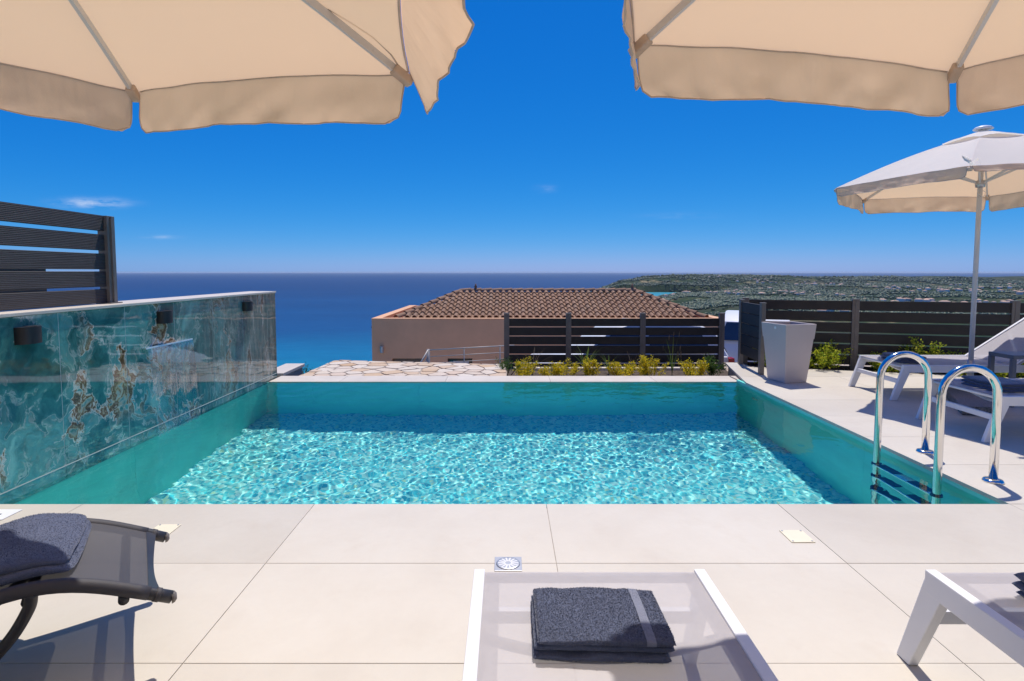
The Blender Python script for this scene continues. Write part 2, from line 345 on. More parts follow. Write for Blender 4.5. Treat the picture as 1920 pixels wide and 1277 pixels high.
M_YLEAF = leafmat('golden_leaves', [(0.0, (0.16, 0.22, 0.012)), (0.25, (0.52, 0.46, 0.02)), (0.7, (0.84, 0.64, 0.02)), (1.0, (0.90, 0.74, 0.06))])
M_GLEAF = leafmat('lime_leaves', [(0.0, (0.10, 0.19, 0.012)), (0.4, (0.36, 0.47, 0.03)), (0.8, (0.62, 0.64, 0.04)), (1.0, (0.74, 0.68, 0.08))])
M_DLEAF = leafmat('green_weed_leaves', [(0.0, (0.025, 0.06, 0.012)), (0.6, (0.07, 0.14, 0.025)), (1.0, (0.13, 0.21, 0.04))])
M_GRASS = leafmat('grass_blades', [(0.0, (0.06, 0.12, 0.02)), (0.6, (0.12, 0.19, 0.04)), (1.0, (0.20, 0.24, 0.07))])
M_DRY = leafmat('dry_stalks', [(0.0, (0.14, 0.085, 0.055)), (0.6, (0.24, 0.17, 0.10)), (1.0, (0.32, 0.25, 0.15))], 0.15)
M_STEM = simple('shrub_stem', (0.10, 0.065, 0.04), 0.9, var=0.2, vscale=20)

# ------------------------------------------------------------------ object helpers
def tag(o, label=None, cat=None, group=None, kind=None):
    if label: o['label'] = label
    if cat: o['category'] = cat
    if group: o['group'] = group
    if kind: o['kind'] = kind
    return o
def thing(name, label, cat, loc=(0, 0, 0), rz=0.0, group=None):
    o = bpy.data.objects.new(name, None); C.objects.link(o); o.location = loc; o.rotation_euler = (0, 0, rz)
    o.empty_display_size = 0.1
    return tag(o, label, cat, group)
def link(name, me, mat, parent=None, smooth=False, loc=None, bevel=0.0):
    o = bpy.data.objects.new(name, me); C.objects.link(o)
    if mat is not None and len(me.materials) == 0: me.materials.append(mat)
    if parent is not None: o.parent = parent
    if loc is not None: o.location = loc
    if smooth: me.polygons.foreach_set('use_smooth', np.ones(len(me.polygons), dtype=bool))
    if bevel:
        md = o.modifiers.new('bevel', 'BEVEL'); md.width = bevel; md.segments = 2; md.limit_method = 'ANGLE'; md.angle_limit = R(40)
    return o
class MB:
    def __init__(s): s.v = []; s.f = []
    def add(s, vs, fs):
        n = len(s.v); s.v += [tuple(v) for v in vs]; s.f += [tuple(i + n for i in f) for f in fs]; return s
    def box(s, x0, x1, y0, y1, z0, z1):
        return s.add([(x0, y0, z0), (x1, y0, z0), (x1, y1, z0), (x0, y1, z0), (x0, y0, z1), (x1, y0, z1), (x1, y1, z1), (x0, y1, z1)],
                     [(3, 2, 1, 0), (4, 5, 6, 7), (0, 1, 5, 4), (1, 2, 6, 5), (2, 3, 7, 6), (3, 0, 4, 7)])
    def prism(s, poly, z0, z1):
        n = len(poly)
        return s.add([(x, y, z0) for x, y in poly] + [(x, y, z1) for x, y in poly],
                     [tuple(range(n - 1, -1, -1)), tuple(range(n, 2 * n))] + [(i, (i + 1) % n, n + (i + 1) % n, n + i) for i in range(n)])
    def beam(s, a, b, w, h, up=(0, 0, 1)):
        a = Vector(a); b = Vector(b); d = (b - a).normalized(); u = Vector(up)
        x = d.cross(u).normalized() * (w / 2); z = x.cross(d).normalized() * (h / 2)
        vs = [p + sx * x + sz * z for p in (a, b) for sx, sz in ((-1, -1), (1, -1), (1, 1), (-1, 1))]
        return s.add(vs, [(0, 1, 2, 3), (7, 6, 5, 4), (0, 4, 5, 1), (1, 5, 6, 2), (2, 6, 7, 3), (3, 7, 4, 0)])
    def tube(s, pts, r, n=12, cap=True):
        pts = [Vector(p) for p in pts]; m = len(pts); rs = r if isinstance(r, (list, tuple)) else [r] * m
        t0 = (pts[1] - pts[0]).normalized(); ref = Vector((0, 0, 1)) if abs(t0.z) < 0.9 else Vector((1, 0, 0))
        nx = t0.cross(ref).normalized(); vs = []; fs = []
        for i, p in enumerate(pts):
            t = (pts[min(i + 1, m - 1)] - pts[max(i - 1, 0)]).normalized()
            nx = (nx - t * nx.dot(t)).normalized(); ny = t.cross(nx)
            for k in range(n):
                a = 2 * math.pi * k / n; vs.append(p + (nx * math.cos(a) + ny * math.sin(a)) * rs[i])
        for i in range(m - 1):
            for k in range(n):
                fs.append((i * n + k, i * n + (k + 1) % n, (i + 1) * n + (k + 1) % n, (i + 1) * n + k))
        if cap: fs.append(tuple(range(n - 1, -1, -1))); fs.append(tuple((m - 1) * n + k for k in range(n)))
        return s.add(vs, fs)
    def lathe(s, prof, n=24, c=(0, 0, 0)):
        vs = []; fs = []; m = len(prof)
        for r, z in prof:
            for k in range(n):
                a = 2 * math.pi * k / n; vs.append((c[0] + r * math.cos(a), c[1] + r * math.sin(a), c[2] + z))
        for i in range(m - 1):
            for k in range(n): fs.append((i * n + k, i * n + (k + 1) % n, (i + 1) * n + (k + 1) % n, (i + 1) * n + k))
        fs.append(tuple(range(n - 1, -1, -1))); fs.append(tuple((m - 1) * n + k for k in range(n)))
        return s.add(vs, fs)
    def grid(s, P):
        P = np.asarray(P); a, b = P.shape[:2]
        return s.add(P.reshape(-1, 3).tolist(), [(i * b + j, i * b + j + 1, (i + 1) * b + j + 1, (i + 1) * b + j) for i in range(a - 1) for j in range(b - 1)])
    def mesh(s, name):
        me = bpy.data.meshes.new(name); me.from_pydata(s.v, [], s.f); me.update(); return me
    def build(s, name, mat, parent=None, smooth=False, loc=None, bevel=0.0):
        return link(name, s.mesh(name), mat, parent, smooth, loc, bevel)
def copy_tree(o, parent=None):
    c = o.copy(); C.objects.link(c); c.parent = parent
    for ch in list(o.children): copy_tree(ch, c)
    return c
def smooth_angle(o, ang=40):
    me = o.data; me.polygons.foreach_set('use_smooth', np.ones(len(me.polygons), dtype=bool))
    try: me.set_sharp_from_angle(angle=R(ang))
    except Exception: pass
    return o
def clip(poly, a, b):
    """keep the part of poly to the left of the line a->b"""
    out = []; n = len(poly)
    sd = lambda p: (b[0] - a[0]) * (p[1] - a[1]) - (b[1] - a[1]) * (p[0] - a[0])
    for i in range(n):
        p, q = poly[i], poly[(i + 1) % n]; dp, dq = sd(p), sd(q)
        if dp >= 0: out.append(p)
        if (dp >= 0) != (dq >= 0):
            t = dp / (dp - dq); out.append((p[0] + t * (q[0] - p[0]), p[1] + t * (q[1] - p[1])))
    return out
def clip_to(poly, outline):
    for i in range(len(outline)):
        poly = clip(poly, outline[i], outline[(i + 1) % len(outline)])
        if len(poly) < 3: return []
    return poly
def area(p): return abs(sum(p[i][0] * p[(i + 1) % len(p)][1] - p[(i + 1) % len(p)][0] * p[i][1] for i in range(len(p)))) / 2
def spline(pts, k):
    """Catmull-Rom through the points, k steps per span"""
    p = [Vector(q) for q in pts]; p = [p[0] * 2 - p[1]] + p + [p[-1] * 2 - p[-2]]; out = []
    for i in range(1, len(p) - 2):
        for j in range(k):
            t = j / k; a, b, c, d = p[i - 1], p[i], p[i + 1], p[i + 2]
            out.append(0.5 * ((2 * b) + (c - a) * t + (2 * a - 5 * b + 4 * c - d) * t * t + (3 * b - a - 3 * c + d) * t ** 3))
    return out + [p[-2]]
def vnoise(x, y, seed=0):
    x = np.asarray(x, float); y = np.asarray(y, float)
    xi = np.floor(x).astype(np.int64); yi = np.floor(y).astype(np.int64); fx = x - xi; fy = y - yi
    fx = fx * fx * (3 - 2 * fx); fy = fy * fy * (3 - 2 * fy)
    def h(a, b):
        n = (a * 374761393 + b * 668265263 + seed * 974711) & 0xffffffff
        n = ((n ^ (n >> 13)) * 1274126177) & 0xffffffff
        return ((n ^ (n >> 16)) & 0xffff) / 65535.0
    return (h(xi, yi) * (1 - fx) + h(xi + 1, yi) * fx) * (1 - fy) + (h(xi, yi + 1) * (1 - fx) + h(xi + 1, yi + 1) * fx) * fy
def fbm(x, y, seed=0, oct=4):
    s = 0; a = 0.5
    for i in range(oct): s = s + a * vnoise(np.asarray(x) * 2 ** i + 17.3 * i, np.asarray(y) * 2 ** i + 9.1 * i, seed + i); a *= 0.5
    return s

# ------------------------------------------------------------------ far setting: sea, hillside, headland
SEA = -150.0
def sea_mat():
    m, nt, b, o = new_mat('sea_water'); k = NT(nt)
    p = k.n('ShaderNodeNewGeometry').outputs['Position']; sx = k.n('ShaderNodeSeparateXYZ'); k.l(p, sx.inputs[0])
    lg = k.math('LOGARITHM', k.math('MAXIMUM', sx.outputs[1], 100.0), 10.0)
    n = k.noise(k.pos((0.0012, 0.0006, 0)), 1.0, 5, 0.6)
    f = k.math('ADD', lg, k.math('MULTIPLY', k.math('SUBTRACT', n, 0.5), 0.22))
    mr = k.n('ShaderNodeMapRange'); k.l(f, mr.inputs[0]); mr.inputs[1].default_value = 2.85; mr.inputs[2].default_value = 3.75
    c = k.ramp(mr.outputs[0], [(0.0, (0.003, 0.25, 0.34)), (0.16, (0.003, 0.155, 0.30)), (0.36, (0.005, 0.065, 0.19)), (1.0, (0.008, 0.034, 0.118))])
    # shallow sandy bay inside the headland
    d = k.n('ShaderNodeVectorMath', operation='DISTANCE'); k.l(k.pos((1, 0.6, 0)), d.inputs[0]); d.inputs[1].default_value = (1080, 3850 * 0.6, 0)
    bay = k.ramp(k.math('DIVIDE', d.outputs['Value'], 700.0), [(0.45, (1, 1, 1)), (1.0, (0, 0, 0))])
    c = k.mix(bay, c, (0.03, 0.26, 0.33))
    streaks = k.noise(k.pos((0.00035, 0.0022, 0)), 1.0, 7, 0.65); wav = k.noise(k.pos((0.012, 0.03, 0)), 1.0, 4, 0.7)
    c = k.mix(1.0, c, k.ramp(streaks, [(0.3, (0.80, 0.82, 0.86)), (0.7, (1.22, 1.18, 1.12))]), 'MULTIPLY')
    c = k.mix(0.6, c, k.ramp(wav, [(0.35, (0.82, 0.84, 0.88)), (0.7, (1.2, 1.18, 1.12))]), 'MULTIPLY')
    k.l(c, b.inputs['Base Color']); b.inputs['Roughness'].default_value = 0.42; b.inputs['IOR'].default_value = 1.33
    b.inputs['Specular IOR Level'].default_value = 0.22
    k.l(k.bump(k.noise(k.pos((0.02, 0.05, 0)), 1.0, 6, 0.7), 0.5, 3.0), b.inputs['Normal'])
    return m
bm_ = MB(); n = 96
rad = [0, 300, 2000, 12000, 120000]
vs = [(0, 0, SEA)] + [(r * math.cos(2 * math.pi * k / n), r * math.sin(2 * math.pi * k / n), SEA) for r in rad[1:] for k in range(n)]
fs = [(0, 1 + k, 1 + (k + 1) % n) for k in range(n)]
for i in range(len(rad) - 2):
    fs += [(1 + i * n + k, 1 + (i + 1) * n + k, 1 + (i + 1) * n + (k + 1) % n, 1 + i * n + (k + 1) % n) for k in range(n)]
bm_.add(vs, fs); tag(bm_.build('sea', sea_mat()), 'deep blue sea reaching to the horizon', 'sea', kind='structure')

def land_height(X, Y):
    X = np.asarray(X, float); Y = np.asarray(Y, float); r = np.hypot(X, Y)
    hill = -3.75 - 0.40 * np.maximum(r - 24, 0) + 5 * (fbm(X / 30, Y / 30, 3) - 0.5) * np.clip((r - 40) / 60, 0, 1)
    # coast line: land lies to the right of xc(Y)
    xc = np.where(Y < 3050, 0.205 * Y + 40, np.where(Y < 4250, 0.205 * Y + 40 + (0.135 * Y) * np.clip((Y - 3050) / 300, 0, 1) * np.clip((4300 - Y) / 160, 0, 1), 0.146 * Y))
    xc = np.where(Y > 5000, 0.146 * Y + (Y - 5000) ** 1.5 * 0.06, xc)
    wob = 90 * (fbm(X / 420, Y / 420, 11) - 0.5)
    inl = X - xc + wob
    shore = np.clip(inl / 260, 0, 1)
    plain = 14 + 42 * fbm(X / 800, Y / 800, 21, 5) + 16 * fbm(X / 170, Y / 170, 31, 3)
    ridge = 66 * np.exp(-((Y - 5350 - 0.22 * (X - 1500)) / 780) ** 2) * np.clip((X - 740) / 480, 0, 1) * (0.66 + 0.5 * fbm(X / 900, Y / 900, 41, 4))
    cape = 26 * np.exp(-((X - 1620) / 480) ** 2 - ((Y - 4950) / 520) ** 2)
    far = np.clip((7600 - Y + 0.25 * X) / 900, 0, 1)
    land = SEA - 14 + (14 + plain + ridge + cape) * shore ** 0.8 * far + 0
    return np.maximum(hill, np.where(inl > 0, land, SEA - 14))
def land_mat():
    m, nt, b, o = new_mat('scrub_land'); k = NT(nt)
    p = k.pos(); a = k.noise(p, 0.006, 8, 0.65); f = k.noise(p, 0.035, 6, 0.7); g = k.noise(p, 0.0025, 4, 0.5)
    c = k.ramp(a, [(0.3, (0.012, 0.034, 0.016)), (0.50, (0.026, 0.052, 0.020)), (0.57, (0.07, 0.09, 0.035)), (0.62, (0.34, 0.26, 0.15)), (0.8, (0.50, 0.40, 0.25))])
    c = k.mix(k.ramp(f, [(0.42, (0.9,) * 3), (0.6, (0,) * 3)]), c, (0.022, 0.038, 0.018))
    c = k.mix(k.ramp(g, [(0.5, (0,) * 3), (0.7, (0.6,) * 3)]), c, (0.10, 0.085, 0.06))
    k.l(c, b.inputs['Base Color']); b.inputs['Roughness'].default_value = 0.95; b.inputs['Specular IOR Level'].default_value = 0.1
    k.l(k.bump(f, 0.8, 6.0), b.inputs['Normal']); return m
na, nr = 420, 540
ang = np.linspace(R(-62), R(62), na); rr = np.concatenate([np.geomspace(15, 1190, 120), np.geomspace(1200, 9500, nr - 120)])
AA, RR = np.meshgrid(ang, rr); GX = RR * np.sin(AA); GY = RR * np.cos(AA); GZ = land_height(GX, GY)
g = MB(); g.grid(np.stack([GX, GY, GZ], -1))
tag(g.build('hillside', land_mat(), smooth=True), 'green hillside falling to a scrubby coastal plain and headland', 'terrain', kind='structure')

# woodland: rounded clumps too far away to count
M_WOOD = leafmat('far_woodland', [(0.0, (0.012, 0.038, 0.022)), (0.5, (0.026, 0.062, 0.030)), (0.85, (0.044, 0.080, 0.034)), (1.0, (0.075, 0.105, 0.042))], 0.0)
bmi = bmesh.new(); bmesh.ops.create_icosphere(bmi, subdivisions=1, radius=1.0)
iv = np.array([v.co[:] for v in bmi.verts]); jf = np.array([[v.index for v in f.verts] for f in bmi.faces]); bmi.free()
def woodland(N, rmin, rmax):
    r = np.exp(RNG.uniform(math.log(rmin), math.log(rmax), N)); a = RNG.uniform(R(4), R(48), N)
    X = r * np.sin(a); Y = r * np.cos(a); Z = land_height(X, Y)
    dens = fbm(X / 330, Y / 330, 77, 5)
    keep = (Z > SEA + 3) & (RNG.random(N) < np.clip((dens - 0.38) * 9, 0.02, 1))
    X, Y, Z = X[keep], Y[keep], Z[keep]; n = len(X)
    s = RNG.uniform(2.0, 5.5, n) * (0.7 + r[keep] / 5000)
    V = iv[None] * (1 + 0.35 * RNG.normal(size=(n, len(iv), 1)).clip(-1.2, 1.2))
    V = V * np.stack([s * RNG.uniform(0.9, 1.6, n), s * RNG.uniform(0.9, 1.6, n), s * RNG.uniform(0.6, 1.05, n)], -1)[:, None, :]
    V = V + np.stack([X, Y, Z + 0.35 * s], -1)[:, None, :]
    F = (jf[None] + (np.arange(n) * len(iv))[:, None, None]).reshape(-1, 3)
    me = bpy.data.meshes.new('woodland'); V = V.reshape(-1, 3)
    me.vertices.add(len(V)); me.vertices.foreach_set('co', V.astype(np.float32).ravel())
    me.loops.add(F.size); me.loops.foreach_set('vertex_index', F.astype(np.int32).ravel())
    me.polygons.add(len(F)); me.polygons.foreach_set('loop_start', np.arange(0, F.size, 3, dtype=np.int32))
    me.update(calc_edges=True)
    return me
tag(link('woodland', woodland(90000, 1600, 7400), M_WOOD), 'dark green olive and pine woods covering the far headland', 'woodland', kind='stuff')

# villas on the headland
M_VWALL = simple('villa_wall', (0.80, 0.72, 0.63), 0.85, var=0.05, vscale=0.1, rand=0.25)
M_VROOF = simple('villa_roof', (0.50, 0.33, 0.24), 0.85, var=0.1, vscale=0.3, rand=0.25)
def villa_mesh(w, d, h, i):
    me = MB(); me.box(-w / 2, w / 2, -d / 2, d / 2, -3, h)
    e = 0.6; rh = h + 2.0; rx = max(0.5, w / 2 - d / 2)
    me.add([(-w / 2 - e, -d / 2 - e, h), (w / 2 + e, -d / 2 - e, h), (w / 2 + e, d / 2 + e, h), (-w / 2 - e, d / 2 + e, h), (-rx, 0, rh), (rx, 0, rh)],
           [(0, 1, 5, 4), (1, 2, 5), (2, 3, 4, 5), (3, 0, 4), (3, 2, 1, 0)])
    m = me.mesh('villa_%d' % i); m.materials.append(M_VWALL); m.materials.append(M_VROOF)
    for p in m.polygons:
        if p.index >= 6: p.material_index = 1
    return m
VM = [villa_mesh(12, 8, 5.5, 0), villa_mesh(9, 8, 6.0, 1), villa_mesh(16, 9, 5, 2)]
cnt = 0; tries = 0
while cnt < 295 and tries < 4000:
    tries += 1
    r = math.exp(RNG.uniform(math.log(1500), math.log(6600))); a = RNG.uniform(R(10), R(45))
    x, y = r * math.sin(a), r * math.cos(a); z = float(land_height(x, y))
    if z < SEA + 8 or float(fbm(x / 500, y / 500, 55, 3)) < 0.45 or float(fbm(x / 330, y / 330, 77, 5)) > 0.52: continue
    o = bpy.data.objects.new('villa', VM[cnt % 3]); C.objects.link(o); o.location = (x, y, z + 1.5); o.rotation_euler = (0, 0, RNG.uniform(0, 6.28))
    sc = RNG.uniform(1.0, 2.0); o.scale = (sc, sc, sc)
    tag(o, 'tiny pale villa with clay roof among the trees of the far headland', 'house', 'villas scattered over the far headland'); cnt += 1

# ------------------------------------------------------------------ deck and pool
XR, YN, YF, XL, ZW = 2.605, 2.87, 6.37, -2.72, -0.05
deck = MB()
P1 = [(-6.5, -2.4), (7.5, -2.4), (7.5, YN), (-6.5, YN)]
P2 = [(XR, YN), (7.5, YN), (7.5, 5.90), (3.1, 7.15), (2.83, 7.15), (XR, 6.1)]
P3 = [(2.83, 7.15), (3.1, 7.15), (3.1, 7.46), (2.9, 7.46)]
S1 = [(-6.5, -2.4), (7.5, -2.4), (7.5, YN - 0.05), (-6.5, YN - 0.05)]
S2 = [(XR + 0.04, YN - 0.05), (7.5, YN - 0.05), (7.5, 5.88), (3.08, 7.13), (2.86, 7.13), (XR + 0.04, 6.1)]
S3 = [(2.86, 7.13), (3.08, 7.13), (3.08, 7.44), (2.93, 7.44)]
for p in (S1, S2, S3): deck.prism(p, -1.6, -0.0045)
deck_o = tag(deck.build('deck', M_SLAB), 'pale stone terrace deck around the pool', 'deck', kind='structure')
gr = MB()
for p in (S1, S2, S3): gr.add([(x, y, -0.0035) for x, y in p], [tuple(range(len(p)))])
gr.build('grout_bed', M_GROUT, deck_o)
J = 0.0016
for outline in (P1, P2, P3):
    for i in range(-6, 7):
        for j in range(-9, 9):
            x0 = 0.205 + 1.2 * i; y0 = 2.87 + 0.6 * j
            if outline is P1 and y0 > 2.5: continue
            if outline is not P1 and y0 < 2.8: continue
            q = [(x0 + J, y0 + J), (x0 + 1.2 - J, y0 + J), (x0 + 1.2 - J, y0 + 0.6 - J), (x0 + J, y0 + 0.6 - J)]
            q = clip_to(q, outline)
            if len(q) < 3 or area(q) < 0.004: continue
            t = MB(); dz = random.uniform(-0.0006, 0.0004); t.prism(q, -0.022, dz)
            t.build('tile', M_DECK, deck_o)

pool = thing('pool', None, None); tag(pool, 'rectangular turquoise swimming pool with mosaic floor', 'pool', kind='structure')
ZB = -1.46
fl = MB(); fl.box(XL - 0.1, XR + 0.1, YN - 0.1, YF + 0.1, ZB - 0.2, ZB); fl.build('floor', M_MOSAIC, pool)
def wall_tiles(axis, at, out, a0, a1, joints):
    zs = [ZB, -0.98, -0.50, -0.0215 if at != YF else -0.060]
    aa = [a0] + [a for a in joints if a0 + 0.03 < a < a1 - 0.03] + [a1]
    for i in range(len(aa) - 1):
        for j in range(3):
            t = MB(); lo, hi = sorted((at, at + out * 0.03)); g_ = 0.001
            if axis == 'x': t.box(lo, hi, aa[i] + g_, aa[i + 1] - g_, zs[j] + g_, zs[j + 1] - g_)
            else: t.box(aa[i] + g_, aa[i + 1] - g_, lo, hi, zs[j] + g_, zs[j + 1] - g_)
            t.build('wall_tile', M_POOLWALL, pool)
YJ = [2.87 + 1.2 * k for k in range(5)]; XJ = [0.205 + 1.2 * k for k in range(-4, 4)]
wall_tiles('x', XR + 0.008, 1, YN - 0.02, YF + 0.02, YJ)
wall_tiles('y', YN - 0.012, -1, XL, XR + 0.008, XJ)
wall_tiles('y', YF, 1, XL, XR + 0.3, XJ)
# left wall stops where the onyx skirt begins
aa = [YN - 0.02] + [y for y in YJ if YN + 0.1 < y < YF] + [YF]
for i in range(len(aa) - 1):
    for z0, z1 in ((ZB, -0.98), (-0.98, -0.50), (-0.50, -0.13)):
        t = MB(); t.box(XL - 0.03, XL, aa[i] + 0.001, aa[i + 1] - 0.001, z0 + 0.001, z1 - 0.001); t.build('wall_tile', M_POOLWALL, pool)
back = MB(); back.box(XR + 0.04, XR + 0.05, YN, YF + 0.3, ZB, -0.03); back.box(XL - 0.05, XL - 0.032, YN - 0.03, YF, ZB, -0.13)
back.box(XL, XR, YN - 0.055, YN - 0.044, ZB, -0.03); back.build('backing', M_GROUT, pool)
# inlet nozzle
nz = MB(); nz.lathe([(0.0, 0), (0.055, 0), (0.06, 0.006), (0.03, 0.012), (0.0, 0.012)], 20)
nzo = nz.build('inlet_nozzle', M_CREAM, pool, True); nzo.location = (XR + 0.007, 5.9, -0.42); nzo.rotation_euler = (0, R(-90), 0)

# water surface with real ripples
nx, ny = 520, 344
xs = np.linspace(XL + 0.002, XR + 0.007, nx); ys = np.linspace(YN - 0.011, YF - 0.001, ny)
WX, WY = np.meshgrid(xs, ys)
h = np.zeros_like(WX); rg = np.random.default_rng(3)
for lam, amp, cnt_ in ((0.70, 0.0009, 5), (0.28, 0.00065, 8), (0.13, 0.00018, 12), (0.085, 0.00015, 14), (0.055, 0.00011, 18)):
    for _ in range(cnt_):
        th = rg.uniform(0, 2 * math.pi); l_ = lam * rg.uniform(0.75, 1.3); k_ = 2 * math.pi / l_
        h += amp / math.sqrt(cnt_) * np.sin(k_ * (np.cos(th) * WX + np.sin(th) * WY) + rg.uniform(0, 6.28))
h *= (1 + 0.9 * np.clip((WY - 4.9) / 1.2, 0, 1)) * (0.35 + 1.25 * fbm(WX / 0.8, WY / 0.8, 5, 3)) * (1 - 0.6 * np.exp(-((WX - 0.2) / 0.6) ** 2 - ((WY - 4.0) / 0.5) ** 2))
d2 = np.hypot(WX + 2.62, WY - 4.5); h += 0.0012 * np.exp(-d2 / 0.28) * np.sin(2 * math.pi * d2 / 0.11)
wb = MB(); wb.grid(np.stack([WX, WY, ZW + h], -1))
wat = wb.build('pool_water', M_WATER, None, True); tag(wat, 'clear rippled water filling the turquoise pool', 'water', kind='structure')
wat.cycles.is_caustics_caster = True
for o in C.objects:
    if o.parent == pool: o.cycles.is_caustics_receiver = True

# far coping (water brims over it)
cop = thing('pool_coping', None, None); tag(cop, 'pale stone coping along the far edge of the pool', 'coping', kind='structure')
xe = [-2.70, -1.9, -0.7, 0.5, 1.7, 2.86]
for i in range(5):
    t = MB(); t.box(xe[i] + 0.0015, xe[i + 1] - 0.0015, YF + 0.001, 6.73, -0.06, -0.042); t.build('slab', M_COPING, cop)
t = MB(); t.box(-2.9, 2.9, YF + 0.035, 6.72, -3.2, -0.062); t.build('wall_body', M_SLAB, cop)

# ------------------------------------------------------------------ crazy paved terrace
ter = MB(); OUT = [(-2.52, 6.735), (0.0, 6.735), (0.0, 7.66), (-2.46, 8.04)]
ter.prism(OUT, -3.2, -0.062)
ter_o = tag(ter.build('terrace', M_MORTAR), 'crazy paved stone terrace beyond the far pool edge', 'terrace', kind='structure')
pts = []; tries = 0
while tries < 6000:
    tries += 1
    p = (random.uniform(-2.75, 0.25), random.uniform(6.6, 8.2))
    if all((p[0] - q[0]) ** 2 / 1.35 + (p[1] - q[1]) ** 2 > 0.155 ** 2 for q in pts): pts.append(p)
def inset(poly, d):
    n = len(poly); A = sum(poly[i][0] * poly[(i + 1) % n][1] - poly[(i + 1) % n][0] * poly[i][1] for i in range(n))
    out = list(poly)
    for i in range(n):
        a, b = poly[i], poly[(i + 1) % n]; L = math.hypot(b[0] - a[0], b[1] - a[1])
        if L < 1e-6: continue
        nx_, ny_ = -(b[1] - a[1]) / L * d, (b[0] - a[0]) / L * d
        out = clip(out, (a[0] + nx_, a[1] + ny_), (b[0] + nx_, b[1] + ny_))
        if len(out) < 3: return []
    return out
def chamfer(poly, f=0.16):
    out = []; n = len(poly)
    for i in range(n):
        a, b, c = poly[i - 1], poly[i], poly[(i + 1) % n]
        f1 = f * random.uniform(0.5, 1.3); f2 = f * random.uniform(0.5, 1.3)
        out.append((b[0] + (a[0] - b[0]) * f1, b[1] + (a[1] - b[1]) * f1)); out.append((b[0] + (c[0] - b[0]) * f2, b[1] + (c[1] - b[1]) * f2))
    return out
for i, p in enumerate(pts):
    q = [(p[0] - 0.4, p[1] - 0.4), (p[0] + 0.4, p[1] - 0.4), (p[0] + 0.4, p[1] + 0.4), (p[0] - 0.4, p[1] + 0.4)]
    for j, o2 in enumerate(pts):
        if j == i or abs(o2[0] - p[0]) > 0.8 or abs(o2[1] - p[1]) > 0.8: continue
        mx_, my_ = (p[0] + o2[0]) / 2, (p[1] + o2[1]) / 2; dx, dy = o2[0] - p[0], o2[1] - p[1]
        q = clip(q, (mx_, my_), (mx_ - dy, my_ + dx))
        if len(q) < 3: break
    if len(q) < 3: continue
    q = clip_to(q, OUT)
    if len(q) < 3 or area(q) < 0.004: continue
    q = inset(q, 0.008 + random.random() * 0.004)
    if len(q) < 3 or area(q) < 0.002: continue
    q = chamfer(q)
    t = MB(); t.prism(q, -0.07, -0.052 + random.uniform(-0.003, 0.003)); t.build('stone', M_STONE, ter_o)
# low stone pier past the end of the onyx wall
pier = thing('stone_pier', 'low stone pier with pale cap past the end of the onyx wall', 'pier', (-2.84, 7.2, -0.6))
t = MB(); t.box(-0.11, 0.10, -0.35, 0.35, -0.6, 0.53); t.build('body', M_STONE, pier)
t = MB(); t.box(-0.13, 0.125, -0.37, 0.37, 0.532, 0.572); t.build('cap', M_COPING, pier, bevel=0.004)

# ------------------------------------------------------------------ onyx wall
wl = thing('onyx_wall', 'polished teal onyx wall with brown veins along the left of the pool', 'wall', (XL, 3.8, 0))
def wbox(x0, x1, y0, y1, z0, z1): b = MB(); b.box(x0 - XL, x1 - XL, y0 - 3.8, y1 - 3.8, z0, z1); return b
wbox(XL - 0.27, XL - 0.014, 0.9, 6.645, -1.2, 0.953).build('core', M_WALLCORE, wl)
jy = [0.9] + [1.03 + 0.6 * k for k in range(10)] + [6.65]
for i in range(len(jy) - 1):
    if jy[i + 1] - jy[i] < 0.02: continue
    wbox(XL - 0.013, XL, jy[i] + 0.0024, jy[i + 1] - 0.0024, 0.010, 0.953).build('panel', M_ONYX, wl, bevel=0.0008)
    wbox(XL - 0.013, XL + 0.002, jy[i] + 0.001, jy[i + 1] - 0.001, -0.128, 0.004).build('skirt', M_ONYX, wl)
for y in jy[1:-1]: wbox(XL - 0.013, XL - 0.0008, y - 0.0022, y + 0.0022, 0.011, 0.952).build('joint', M_JOINT, wl)
wbox(XL - 0.27, XL, 6.6462, 6.66, 0.0, 0.953).build('end_panel', M_ONYX, wl)
wbox(XL - 0.012, XL + 0.003, 0.9, 6.65, 0.0045, 0.0095).build('trim', M_JOINT, wl)
wbox(XL - 0.29, XL + 0.012, 0.9, 6.668, 0.955, 0.975).build('coping', M_COPING, wl, bevel=0.003)

def wall_lamp(y, label):
    t = thing('wall_lamp', label, 'wall lamp', (XL, y, 0.845), 0, 'black half round lamps on the onyx wall')
    b = MB(); n = 14; prof = [(0.0, -0.075)] + [(0.055 * math.cos(a), 0.075 * math.sin(a)) for a in np.linspace(-math.pi / 2, math.pi / 2, n)]
    prof = [(x + 0.012, yy) for x, yy in prof[1:]]; prof = [(0.001, -0.075)] + prof + [(0.001, 0.075)]
    b.prism(prof, -0.048, 0.048); smooth_angle(b.build('housing', M_BLACK, t))
    b = MB(); b.lathe([(0.0, 0), (0.028, 0), (0.028, 0.002), (0, 0.002)], 16, (0.035, 0, 0.0485)); b.build('lens', M_TYRE, t)
wall_lamp(3.19, 'black half round wall lamp nearest the camera on the onyx wall')
wall_lamp(4.47, 'middle black half round lamp on the onyx wall above the water spout')
wall_lamp(5.90, 'black half round lamp nearest the far end of the onyx wall')

